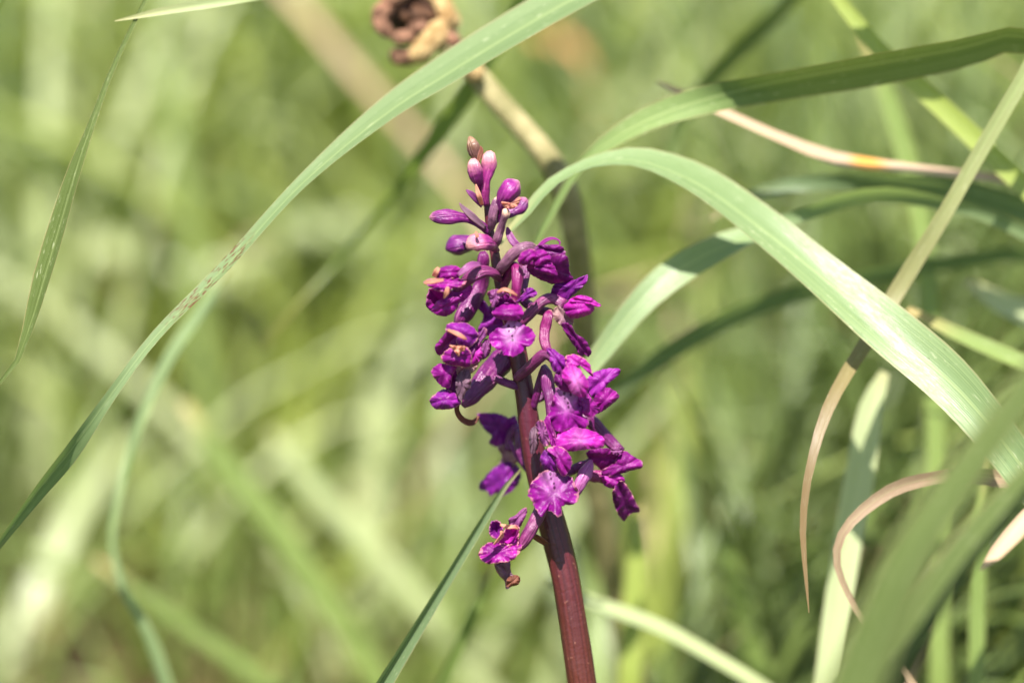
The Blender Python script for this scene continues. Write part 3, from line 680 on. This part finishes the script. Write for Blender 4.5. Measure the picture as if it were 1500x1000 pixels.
# rosette leaves of the orchid at the soil
for k, (ang, L) in enumerate(((20, .10), (140, .11), (235, .09), (310, .08))):
    a_ = math.radians(ang)
    d = np.array((math.cos(a_), math.sin(a_), 0))
    z = np.array((0, 0, 1.0))
    rr = []
    for t, h_, wd in ((1, .012, .002), (.8, .026, .018), (.5, .034, .024), (.22, .022, .02), (0, 0.0, .008)):
        p = ORCHID_BASE + d * L * t + z * h_
        rr.append((p[0], p[1], p[2], wd, 0))
    v, f, at = ribbon_geo(rr, 20, 0.3, 5)
    new_obj('leaf', v, f, G['deep'], orchid, ORCHID_BASE, at)

# ------------------------------------------------------------------ single grass blades
def blade(label, mat, rows, root, name='grass_blade', cat='grass blade', rnd=None, keel=0.22, n=60, group=None, lift=0.10, roll_root=0, mark=None):
    """rows: (px, py, dz, width_px, roll) from the tip towards the root; root: (x, y) on the soil"""
    rr = [list(W(r[0], r[1], r[2])) + [r[3] * mm_px(r[2]), (r[4] if len(r) > 4 else 0)] for r in rows]
    P = np.array(rr[-1][:3]); Q = np.array(rr[-2][:3])
    T = P - Q; T /= np.linalg.norm(T)
    R0 = np.array((root[0], root[1], ground_z(root[0], root[1]) - 0.004))
    dist = np.linalg.norm(R0 - P)
    h1 = P + T * dist * 0.38
    h2 = R0 + np.array((0, 0, 1)) * max(lift, dist * 0.42)
    wend = rr[-1][3]
    for t in (0.2, 0.4, 0.6, 0.8, 1.0):
        b = (1 - t) ** 3 * P + 3 * (1 - t) ** 2 * t * h1 + 3 * (1 - t) * t * t * h2 + t ** 3 * R0
        rr.append(list(b) + [wend * (1 - 0.45 * t), rr[-1][4] * (1 - t) + roll_root * t])
    v, f, a = ribbon_geo(rr, n, keel, 5)
    if rnd is not None: a['rnd'] = np.full(len(v), rnd)
    if mark is not None:
        mp = np.array(W(*mark[:3]))
        a['mk'] = np.exp(-(np.linalg.norm(v - mp, axis=1) / mark[3]) ** 2)
    ob = new_obj(name, v, f, G[mat], None, R0, a)
    tag(ob, label, cat, group)
    return ob

blade('long green grass blade with brown flecks arching across above the orchid', 'spotted',
      [(-40, 850, 10, 6, -50), (0, 795, 10, 10, -55), (60, 715, 8, 20, -58), (105, 660, 6, 24, -50), (165, 575, 4, 16, -10), (230, 490, 2, 15, 30), (330, 390, 0, 17, 45), (440, 270, -2, 18, 52), (560, 168, -8, 33, 54), (650, 108, -12, 44, 54), (740, 52, -14, 48, 54), (830, 0, -16, 50, 54), (900, -35, -17, 50, 54), (1000, -68, -18, 48, 54), (1150, -92, -18, 46, 54), (1330, -90, -18, 44, 54), (1480, -62, -18, 42, 50), (1590, 10, -18, 40, 40), (1640, 120, -18, 38, 30)], (0.17, 0.02), n=160, mark=(310, 412, 0, 0.014))
blade('lone dark green grass blade tapering to a thin point beside the flecked blade', 'matte',
      [(245, -70, -8, 2), (215, -5, -6, 5), (165, 100, -3, 8), (135, 180, 0, 11), (110, 250, 0, 20, -50), (80, 350, 0, 26, -55), (62, 410, 2, 25, -55), (45, 470, 2, 18, -50), (25, 528, 2, 8), (0, 560, 2, 5), (-25, 590, 2, 6)], (-0.17, 0.0), rnd=0.8)
blade('thin yellowish grass tip pointing sideways over the tapering dark blade', 'pale',
      [(168, 31, -4, 1.5), (190, 26, -4, 6), (230, 18, -5, 11), (290, 8, -6, 14), (355, -3, -7, 15), (440, -20, -30, 16), (500, -45, -70, 16)], (-0.02, 0.55), rnd=0.2, n=80)
blade('broad dark green grass blade twisting to its shaded underside above the arching pale blade', 'dull',
      [(778, 368, -35, 3), (795, 335, -33, 8), (815, 300, -32, 11), (850, 242, -30, 13, 10), (900, 202, -28, 26, 25), (960, 170, -26, 36, 25), (1030, 147, -25, 42, 0), (1100, 131, -24, 42, -50), (1180, 116, -22, 44, -62), (1300, 95, -20, 47, -62), (1420, 73, -18, 42, -60), (1510, 58, -17, 36, -60)], (0.25, 0.03), rnd=0.3, n=90)
blade('broad shiny pale green grass blade arching down from the orchid buds', 'satin',
      [(733, 358, -10, 3, 60), (750, 335, -10, 9, 60), (775, 308, -11, 14, 60), (805, 272, -12, 15, 62), (850, 245, -14, 14, 62), (900, 233, -16, 22, 58), (950, 236, -17, 32, 56), (1030, 270, -18, 46, 52), (1120, 335, -17, 54, 46), (1200, 400, -12, 60, 36), (1300, 482, -5, 74, 19), (1380, 548, 1, 74, 4), (1440, 612, 6, 66, -10), (1500, 690, 10, 60, -15), (1560, 780, 12, 56, -15)], (0.165, -0.03), rnd=0.15, n=90, keel=0.25)
blade('pale glossy grass blade bending behind the orchid with its tip down', 'satin',
      [(840, 575, -30, 10), (870, 530, -30, 28), (930, 452, -30, 38), (985, 402, -32, 44, 20), (1050, 365, -34, 40, 35), (1115, 338, -36, 24, 55), (1180, 312, -38, 20, -50), (1240, 291, -40, 24, -60), (1300, 284, -42, 24, -60), (1380, 298, -44, 20, -40), (1500, 340, -45, 20, -20)], (0.22, 0.1), rnd=0.6, n=80)
blade('bluish green grass blade lying almost level under the pink dry blade', 'glaucous',
      [(1040, 320, -60, 6), (1090, 292, -58, 16), (1150, 272, -56, 24, 10), (1230, 266, -54, 24, -30), (1320, 268, -52, 28, -55), (1400, 276, -50, 32, -50), (1500, 305, -48, 36, -30), (1580, 340, -47, 38)], (0.25, 0.08), rnd=0.4)
blade('dark bluish grass blade curving out of focus behind the pale glossy blade', 'glaucous',
      [(850, 620, -80, 14), (900, 574, -80, 24, -40), (990, 508, -80, 28, -55), (1080, 458, -80, 28, -60), (1180, 424, -82, 26, -60), (1300, 398, -84, 22, -50), (1420, 380, -86, 22, -50), (1520, 374, -88, 22, -50)], (0.28, 0.15), rnd=0.1)
blade('bright yellow green grass blade slanting behind the dark twisting blade', 'yellow',
      [(1180, -60, -45, 12), (1225, -5, -45, 18), (1290, 75, -44, 25), (1350, 130, -44, 28), (1420, 195, -43, 30), (1478, 252, -42, 30), (1545, 320, -42, 30)], (0.2, 0.07), rnd=0.5)
blade('pink dry grass blade with a rust orange patch pointing at the orchid', 'dry_rust',
      [(963, 120, -40, 4), (985, 130, -40, 12), (1060, 165, -40, 13, 40), (1150, 205, -42, 14, 45), (1230, 235, -44, 20, 45), (1300, 243, -45, 15, 45), (1390, 254, -46, 12, 40), (1510, 275, -48, 12, 40)], (0.27, 0.13), 'dry_grass_blade', rnd=0.6, mark=(1275, 245, -45, 0.006))
blade('grey green grass blade drying to a brown drooping tip', 'drying',
      [(1185, 897, 0, 1), (1181, 850, 0, 5), (1176, 780, 0, 9), (1180, 720, 0, 11), (1190, 670, 0, 13), (1208, 610, -4, 17), (1235, 555, -10, 19), (1270, 500, -18, 22), (1300, 450, -23, 24), (1330, 400, -23, 24), (1380, 320, -20, 22), (1440, 215, -18, 22), (1505, 105, -15, 22), (1560, 20, -14, 22)], (0.22, 0.0), rnd=0.5, n=100)
blade('dry pinkish brown grass blade curled over with a frayed end', 'brown',
      [(1490, 706, -8, 22), (1482, 704, -8, 27), (1430, 696, -8, 24, 20), (1380, 698, -8, 20, 20), (1320, 711, -8, 20, 20), (1275, 738, -8, 18, 10), (1240, 772, -8, 14), (1226, 805, -9, 12), (1230, 840, -10, 10), (1255, 893, -11, 9), (1290, 940, -12, 9), (1330, 990, -13, 10), (1362, 1045, -14, 10)], (0.095, 0.03), 'dry_grass_blade', rnd=0.7, n=80)
blade('wide soft green grass blade rising close in front of the curled dry blade', 'matte',
      [(1640, 360, 108, 20, -48), (1560, 490, 112, 40, -48), (1480, 605, 115, 48, -48), (1410, 700, 118, 54, -48), (1330, 822, 122, 66, -48), (1262, 990, 125, 78, -48), (1235, 1070, 128, 80, -48)], (0.025, -0.14), rnd=0.35, keel=0.15)
blade('narrower yellowish grass blade alongside the wide soft green one', 'matte',
      [(1640, 560, 78, 14, -40), (1540, 670, 80, 36, -40), (1465, 750, 82, 46, -40), (1402, 825, 85, 50, -40), (1325, 945, 88, 50, -40), (1275, 1050, 90, 50, -40)], (0.06, -0.11), rnd=0.1)
blade('pale upright grass blade behind the brown drooping tip', 'pale',
      [(1296, 545, -50, 14), (1275, 600, -50, 36, 15), (1258, 700, -50, 44, 15), (1240, 800, -50, 42, 15), (1225, 900, -50, 40, 15), (1205, 1040, -50, 38, 15)], (0.07, 0.09), rnd=0.9)
blade('pale grass blade slanting down to the right behind the orchid stem', 'pale',
      [(800, 850, -70, 8), (870, 884, -70, 20, 58), (960, 917, -70, 22, 58), (1030, 955, -68, 20, 58), (1120, 1010, -66, 20, 58)], (0.085, 0.1), rnd=0.4)
blade('yellow green upright grass blade just behind the orchid stem', 'yellow',
      [(938, 740, -110, 8), (932, 820, -110, 28), (925, 920, -110, 32), (922, 1020, -110, 32)], (0.03, 0.15), rnd=0.3)
blade('mid green grass blade leaning away from the orchid stem', 'green',
      [(1045, 740, -160, 8), (1070, 830, -160, 28, 40), (1095, 920, -160, 32, 40), (1122, 1020, -160, 32, 40)], (0.08, 0.21), rnd=0.0)
blade('narrow folded grass blade rising in front of the lowest orchid flower', 'glaucous',
      [(763, 687, 22, 1.5), (745, 706, 21, 6), (700, 775, 19, 12, 20), (640, 872, 16, 16, 25), (560, 1002, 12, 23, 25), (515, 1075, 10, 25, 25)], (-0.055, -0.01), rnd=0.3, keel=0.9)
blade('dim narrow grass blade behind the lowest withered flower', 'green',
      [(725, 822, -70, 6), (700, 880, -70, 14, 40), (670, 950, -70, 18, 40), (640, 1020, -70, 20, 40)], (-0.02, 0.08), rnd=0.1)
blade('thin bowed grass blade hanging below the long flecked blade', 'satin',
      [(335, 395, -85, 4), (300, 450, -85, 14, -60), (250, 520, -85, 16, -30), (205, 620, -85, 13, -30), (175, 720, -85, 11, -20), (165, 790, -85, 10, -40), (180, 860, -85, 11, 20), (205, 905, -85, 14, 50), (225, 950, -85, 19, 55), (247, 1020, -85, 21, 55)], (-0.09, 0.08), rnd=0.3, n=80)
blade('blurred bright grass blade slanting down toward the bowed blade', 'green',
      [(270, 590, -210, 14), (330, 680, -210, 32, 50), (400, 770, -210, 36, 50), (470, 870, -210, 36, 50), (530, 960, -210, 34, 50), (575, 1040, -210, 32, 50)], (-0.02, 0.27), rnd=0.7)
blade('blurred pale grass blade running beside the bright slanting blade', 'pale',
      [(395, 630, -300, 14), (470, 730, -300, 30, 50), (530, 790, -300, 32, 50), (620, 890, -300, 30, 50), (710, 1010, -300, 28, 50)], (0.02, 0.37), rnd=0.3)
blade('blurred green grass blade slanting under the bowed blade', 'green',
      [(140, 820, -200, 8), (230, 888, -200, 20, 50), (310, 945, -200, 22, 50), (410, 1015, -200, 22, 50)], (-0.04, 0.26), rnd=0.2)
blade('blurred broad bluish pale blade sloping far behind the flecked blade', 'pale',
      [(-60, 370, -450, 14, 45), (80, 460, -450, 19, 50), (200, 560, -450, 20, 50), (330, 690, -440, 16, 50), (430, 840, -430, 13, 50), (500, 1010, -420, 18, 30)], (-0.07, 0.5), rnd=0.9)
blade('blurred pale blade arching in the far grass above the flecked blade', 'pale',
      [(60, 290, -520, 20, 30), (140, 350, -520, 34, 30), (230, 400, -520, 38, 30), (330, 400, -520, 38, 40), (430, 345, -520, 34, 50), (520, 330, -520, 30, 40), (590, 390, -520, 26, 30), (620, 500, -520, 22, 20)], (0.0, 0.62), rnd=0.6)
blade('dim green grass blade crossing behind the dead seed stalk', 'green',
      [(385, 505, -120, 2), (440, 440, -110, 6), (500, 375, -115, 8, -20), (570, 290, -98, 13, -40), (620, 225, -80, 22, -45), (690, 125, -64, 26, -45), (740, 45, -62, 26, -45), (800, -25, -60, 24, -45)], (0.24, 0.25), rnd=0.4, n=90)
blade('dark green grass blade curving up behind the dark twisting blade', 'deep',
      [(985, 270, -110, 8), (985, 205, -110, 20, -40), (1020, 140, -110, 24, -50), (1080, 75, -110, 24, -50), (1150, 10, -110, 22, -50), (1220, -45, -110, 22, -50)], (0.33, 0.2), rnd=0.3, n=80)
blade('soft green grass blade rising behind the grey green drying blade', 'green',
      [(1262, 50, -95, 8), (1300, 140, -95, 26), (1330, 235, -95, 28), (1350, 330, -95, 28), (1362, 450, -95, 28), (1370, 620, -95, 28), (1374, 800, -95, 28), (1376, 1020, -95, 28)], (0.12, 0.13), rnd=0.9)
blade('green grass blade slanting below the broad shiny blade', 'green',
      [(1330, 452, -40, 8), (1400, 488, -40, 20, 30), (1500, 532, -40, 23, 30), (1580, 575, -40, 24, 30)], (0.2, 0.06), rnd=0.8)
blade('pale short grass blade under the level bluish blade', 'pale',
      [(1415, 410, -75, 12), (1470, 447, -75, 32, 40), (1530, 478, -75, 36, 40)], (0.22, 0.11), rnd=0.8)
blade('upright green grass blade behind the wide soft green one', 'green',
      [(1440, 660, -60, 8), (1436, 760, -60, 20), (1432, 880, -60, 23), (1430, 1030, -60, 24)], (0.125, 0.1), rnd=0.4)
blade('pale pink dry leaf curling beside the wide soft green blade', 'dry',
      [(1436, 834, -30, 3), (1450, 818, -30, 18), (1480, 785, -30, 28, 20), (1520, 745, -30, 28, 30), (1580, 710, -30, 26)], (0.21, 0.05), 'dry_grass_blade', rnd=0.4)
blade('rust coloured dead leaf caught in the grass behind the seed stalk', 'rust',
      [(760, 34, -500, 6, 30), (788, 46, -500, 28, 35), (822, 58, -500, 28, 35), (850, 76, -500, 14, 30), (866, 120, -500, 6), (872, 200, -500, 5)], (0.06, 0.62), 'dead_leaf', 'leaf', rnd=0.4)
blade('pinkish dead straw leaning behind the seed head', 'dry',
      [(380, -50, -420, 15), (440, 10, -420, 17), (530, 115, -420, 16), (640, 235, -420, 12), (720, 340, -380, 14), (780, 460, -380, 10), (810, 620, -380, 8)], (0.03, 0.45), 'dry_grass_blade', rnd=0.2)

# ------------------------------------------------------------------ the dead stalk with its seed head
SD = -58
root = np.array((0.045, 0.13, float(ground_z(0.045, 0.13)) - 0.005))
head = bpy.data.objects.new('seed_stalk', None)
head.location = root
col.objects.link(head)
tag(head, 'dead tan stalk bent over with a withered brown seed head', 'seed head')
def prow(rows):
    return [tuple(W(r[0], r[1], r[2])) + (r[3] * mm_px(r[2]),) for r in rows]
def h_tube(name, mat, rows, lump=0.09, n=18, sides=14, extra=None, parent=None):
    if name == 'pod': rows = [(r[0], r[1], r[2], r[3] * 1.16) for r in rows]
    rr = prow(rows) + (extra or [])
    v, f, a = tube_geo(rr, n, sides, lump)
    return new_obj(name, v, f, mat, parent or head, root, a)
h_tube('stalk', M_stalk, [(640, 50, SD, 12), (668, 80, SD, 14), (695, 108, SD, 16), (740, 160, SD, 17), (790, 217, SD - 1, 18), (820, 262, SD - 2, 19), (838, 320, SD - 6, 19), (848, 400, SD - 16, 20), (855, 500, SD - 34, 20), (862, 650, SD - 58, 20)], 0.05, 60, 16,
       extra=[(root[0], root[1], 0.05, 0.0036), (root[0], root[1], root[2], 0.0038)])
h_tube('node', M_pod, [(684, 92, SD + 4, 6), (689, 99, SD + 5, 14), (698, 108, SD + 5, 13), (704, 114, SD + 4, 6)])
h_tube('pod', M_pod, [(652, 34, SD, 7), (645, 42, SD + 2, 13), (632, 55, SD + 3, 16), (616, 73, SD + 3, 16), (606, 86, SD + 3, 11), (602, 92, SD + 3, 4)])
h_tube('pod', M_pod_pink, [(612, 80, SD + 1, 9), (600, 83, SD + 2, 11), (588, 82, SD + 3, 12), (577, 80, SD + 3, 10), (571, 78, SD + 3, 4)])
h_tube('pod', M_pod_pink, [(616, 48, SD, 6), (604, 52, SD + 4, 9), (590, 55, SD + 6, 9.5), (580, 54, SD + 6, 8), (574, 52, SD + 6, 3)])
h_tube('pod', M_pod_pink, [(592, 2, SD - 2, 5), (574, 8, SD + 2, 9), (558, 18, SD + 4, 10), (555, 32, SD + 5, 10), (565, 46, SD + 5, 9), (576, 54, SD + 4, 4)])
h_tube('pod', M_pod, [(650, 42, SD - 4, 7), (655, 28, SD - 2, 11), (650, 10, SD - 2, 11), (638, -6, SD - 2, 10), (618, -16, SD - 2, 9), (596, -14, SD - 2, 8), (584, -6, SD - 2, 4)])
h_tube('pod', M_pod_pink, [(640, 40, SD - 2, 6), (655, 52, SD + 1, 9), (667, 60, SD + 2, 9), (675, 66, SD + 2, 4)])
h_tube('pod', M_pod_hollow, [(648, 38, SD - 12, 8), (628, 34, SD - 9, 24), (604, 24, SD - 7, 31), (582, 16, SD - 8, 26), (566, 12, SD - 12, 8)], 0.2)  # dark lump filling the head's hollow, its shade put into the colour
h_tube('pod', M_pod_pink, [(600, -16, SD - 2, 6), (588, -8, SD + 3, 10), (574, -2, SD + 4, 10), (562, 4, SD + 3, 5)])
h_tube('pod', M_pod_pink, [(628, 42, SD - 2, 5), (620, 40, SD + 4, 8), (608, 40, SD + 6, 8), (600, 43, SD + 5, 4)])
h_tube('pod', M_pod, [(660, 44, SD - 6, 6), (664, 36, SD - 4, 9), (660, 22, SD - 4, 9), (652, 12, SD - 4, 5)])
for (x0, y0, x1, y1) in ((604, 12, 616, 32), (590, 10, 600, 36), (620, 14, 632, 30)):
    h_tube('pod', M_pod_hollow, [(x0, y0, SD - 2, 2), ((x0 + x1) / 2 - 3, (y0 + y1) / 2, SD + 3, 5), (x1, y1, SD, 4)], 0.1, 10, 8)

# ------------------------------------------------------------------ meadow grass behind and around
def grass_batch(x, y, L, w0, az, th0, bend, tw, rnd, segs=7):
    """vectorised ribbons: returns verts (n, segs+1, 3 across, 3)"""
    n = len(x)
    C = np.zeros((n, segs + 1, 3))
    C[:, 0] = np.stack([x, y, ground_z(x, y) - 0.003], 1)
    hd = np.stack([np.cos(az), np.sin(az)], 1)
    Ts = np.zeros((n, segs + 1, 3))
    for i in range(segs + 1):
        t = i / segs
        th = th0 + bend * t ** 1.4
        T = np.stack([hd[:, 0] * np.sin(th), hd[:, 1] * np.sin(th), np.cos(th)], 1)
        Ts[:, i] = T
        if i < segs:
            C[:, i + 1] = C[:, i] + T * (L / segs)[:, None]
    C[:, :, 2] = np.maximum(C[:, :, 2], ground_z(C[:, :, 0], C[:, :, 1]) + 0.001 * (np.arange(segs + 1) > 0))
    side0 = np.stack([-hd[:, 1], hd[:, 0], np.zeros(n)], 1)
    V = np.zeros((n, segs + 1, 3, 3))
    for i in range(segs + 1):
        t = i / segs
        T = Ts[:, i]
        N = np.cross(side0, T)
        a = tw * t
        B = np.cos(a)[:, None] * side0 + np.sin(a)[:, None] * N
        Nn = np.cross(T, B)
        wd = w0 * (0.55 + 0.45 * min(1, t * 4)) * (1 - t ** 2.5) + 0.0002
        for k, u in enumerate((-1, 0, 1)):
            V[:, i, k] = C[:, i] + B * (wd * u / 2)[:, None] + Nn * (wd * 0.14 * (abs(u) - 0.5))[:, None]
    return V
def view_ok(V, seg, near):
    """drop blades that would stand in front of the clear space round the orchid"""
    P = V[:, :, 1].reshape(-1, 3)
    px, py, d = project(P)
    inside = (px > -70) & (px < 1570) & (py > -70) & (py < 1070) & (d > 0.02)
    lim = near(px, py)
    over = (px > 200) & (px < 1400) & (py <= -70) & (d < 0.75) & (d > 0.02)      # nothing hangs over the orchid
    bad = ((inside & (d < lim)) | over).reshape(V.shape[0], -1).any(1)
    seen = inside.reshape(V.shape[0], -1).any(1)
    return ~bad, seen, np.where(inside, d, 9).reshape(V.shape[0], -1).min(1)
def near_lim(px, py):
    base = 1.02 - 0.17 * np.clip((px - 500) / 700, 0, 1)       # more room on the left, less on the right
    base = base - 0.12 * np.clip((py - 550) / 350, 0, 1)
    return base + 0.05 * np.sin(px * 0.013 + 1) * np.sin(py * 0.011)
def to_mesh(V):
    n, s1, k3 = V.shape[:3]
    segs = s1 - 1
    base = (np.arange(n) * s1 * 3)[:, None, None]
    i = np.arange(segs)[None, :, None]
    k = np.arange(2)[None, None, :]
    a = base + i * 3 + k
    F = np.stack([a, a + 1, a + 4, a + 3], -1).reshape(-1, 4)
    return V.reshape(-1, 3), F
def blade_attrs(n, segs, rnd):
    ut = np.tile(np.array((-1, 0, 1.0)), n * (segs + 1))
    vt = np.tile(np.repeat(np.arange(segs + 1) / segs, 3), n)
    return {'ut': ut, 'vt': vt, 'rnd': np.repeat(rnd, (segs + 1) * 3)}
def mass_obj(name, V, rnd, mat, label, cat='grass'):
    v, F = to_mesh(V)
    me = bpy.data.meshes.new(name)
    me.vertices.add(len(v)); me.vertices.foreach_set('co', v.ravel())
    me.loops.add(F.size); me.loops.foreach_set('vertex_index', F.ravel().astype(np.int32))
    me.polygons.add(len(F)); me.polygons.foreach_set('loop_start', (np.arange(len(F)) * 4).astype(np.int32))
    me.polygons.foreach_set('use_smooth', np.ones(len(F), bool))
    me.update(calc_edges=True)
    for an, vals in blade_attrs(V.shape[0], V.shape[1] - 1, rnd).items():
        at = me.attributes.new(an, 'FLOAT', 'POINT'); at.data.foreach_set('value', np.asarray(vals, np.float32))
    me.materials.append(mat)
    ob = bpy.data.objects.new(name, me)
    col.objects.link(ob)
    tag(ob, label, cat, None, 'stuff')
    return ob

def drift(x, y):
    return 0.5 + 0.25 * np.sin(x * 21 + 2.0 * np.sin(y * 9) + 0.6) + 0.25 * np.sin(y * 15 - x * 8 + 1.7)
def scatter(n, hmin, hmax, wmin, wmax, xr=(-0.6, 0.65), yr=(-0.5, 2.1), patch=0):
    x = rng.uniform(xr[0], xr[1], n); y = rng.uniform(yr[0], yr[1], n)
    L = rng.uniform(hmin, hmax, n); w0 = rng.uniform(wmin, wmax, n)
    az = rng.uniform(0, 2 * np.pi, n)
    th0 = np.abs(rng.normal(0.15, 0.22, n)); bend = rng.uniform(0.2, 2.0, n); tw = rng.normal(0, 0.9, n)
    rnd = rng.random(n)
    V = grass_batch(x, y, L, w0, az, th0, bend, tw, rnd)
    ok, seen, dmin = view_ok(V, 7, near_lim)
    pr = drift(x, y)
    if patch >= 0 and hmax > 0.3: ok &= ~((x > 0.05 + 0.1 * np.sin(y * 14)) & (rng.random(n) < 0.62))     # thinner, shadier sward on this side
    if patch > 0: ok &= rng.random(n) < np.clip((pr - 0.35) * 2.4, 0.03, 1)
    if patch < 0: ok &= rng.random(n) < np.clip(1.35 - pr * 1.3, 0.1, 1)
    return V[ok], rnd[ok], seen[ok], dmin[ok]

# low turf, tall meadow grass in several greens, straw
V, r, s_, d_ = scatter(15000, 0.05, 0.14, 0.003, 0.006)
mass_obj('turf', V, r, G['green'], 'short dense green turf covering the soil under the taller grass')
pool = []
for mat, n in (('yellow', 6000), ('green', 3600), ('pale', 9000), ('glaucous', 1800)):
    V, r, s_, d_ = scatter(n, 0.16, 0.40, 0.004, 0.011, patch=dict(yellow=0, green=-1, pale=1, glaucous=-1)[mat])
    order = np.argsort(np.where(s_, d_, 99) - 25 * 0)
    near_ids = order[:56]
    far = np.setdiff1d(np.arange(len(V)), near_ids)
    pool.append((mat, V[near_ids], r[near_ids]))
    mass_obj('meadow_grass', V[far], r[far], G[mat],
             {'yellow': 'yellow green meadow grass thick and blurred behind the orchid', 'green': 'mid green meadow grass thick and blurred behind the orchid',
              'pale': 'pale shiny meadow grass scattered through the blurred background', 'glaucous': 'bluish green meadow grass scattered through the blurred background'}[mat])
V, r, s_, d_ = scatter(380, 0.08, 0.26, 0.002, 0.005)
mass_obj('straw', V, r, G['dry'], 'dead tan straw mixed into the blurred meadow grass', 'straw')
V, r, s_, d_ = scatter(500, 0.04, 0.10, 0.006, 0.014)
mass_obj('leaf_litter', V, r, G['brown'], 'brown dead leaves low in the blurred grass', 'leaf litter')
def near_right(px, py):
    return np.where(px > 960 + 60 * np.sin(py * 0.01), 0.68, 1.0)
def scatter_right(n):
    x = rng.uniform(0.02, 0.34, n); y = rng.uniform(0.10, 0.50, n)
    V = grass_batch(x, y, rng.uniform(0.14, 0.36, n), rng.uniform(0.0012, 0.0055, n), rng.uniform(0, 2 * np.pi, n), np.abs(rng.normal(0.3, 0.4, n)), rng.uniform(0.2, 2.2, n), rng.normal(0, 1.2, n), None)
    ok, seen, dmin = view_ok(V, 7, near_right)
    ok &= seen
    return V[ok], rng.random(ok.sum())
for mat, n in (('deep', 2600), ('green', 800), ('dry', 30), ('yellow', 120)):
    V, r = scatter_right(n)
    if mat in ('deep', 'dry'):
        pool.append((mat, V[:48], r[:48])); V, r = V[48:], r[48:]
    if len(V):
        mass_obj('meadow_grass', V, r, G[mat], {'deep': 'dark green grass tangled in the shade behind the drying blade', 'green': 'mid green grass tangled in the shade behind the drying blade', 'dry': 'dead straw tangled behind the drying blade', 'yellow': 'yellow green grass tangled in the shade behind the drying blade'}[mat])
word = {'deep': 'dark green', 'dry': 'tan dry', 'yellow': 'yellow green', 'green': 'mid green', 'pale': 'pale shiny', 'glaucous': 'bluish green'}
for mat, VV, rr in pool:
    for i in range(len(VV)):
        v, F = to_mesh(VV[i:i + 1])
        ob = new_obj('grass_blade', v, F.tolist(), G[mat], None, VV[i, 0, 1], blade_attrs(1, 7, rr[i:i + 1]))
        tag(ob, word[mat] + (' grass blade in the tangle behind the drying blade' if mat in ('deep', 'dry') else ' grass blade standing blurred at the front of the meadow behind the orchid'), 'grass blade', word[mat] + ' blades in the meadow behind')
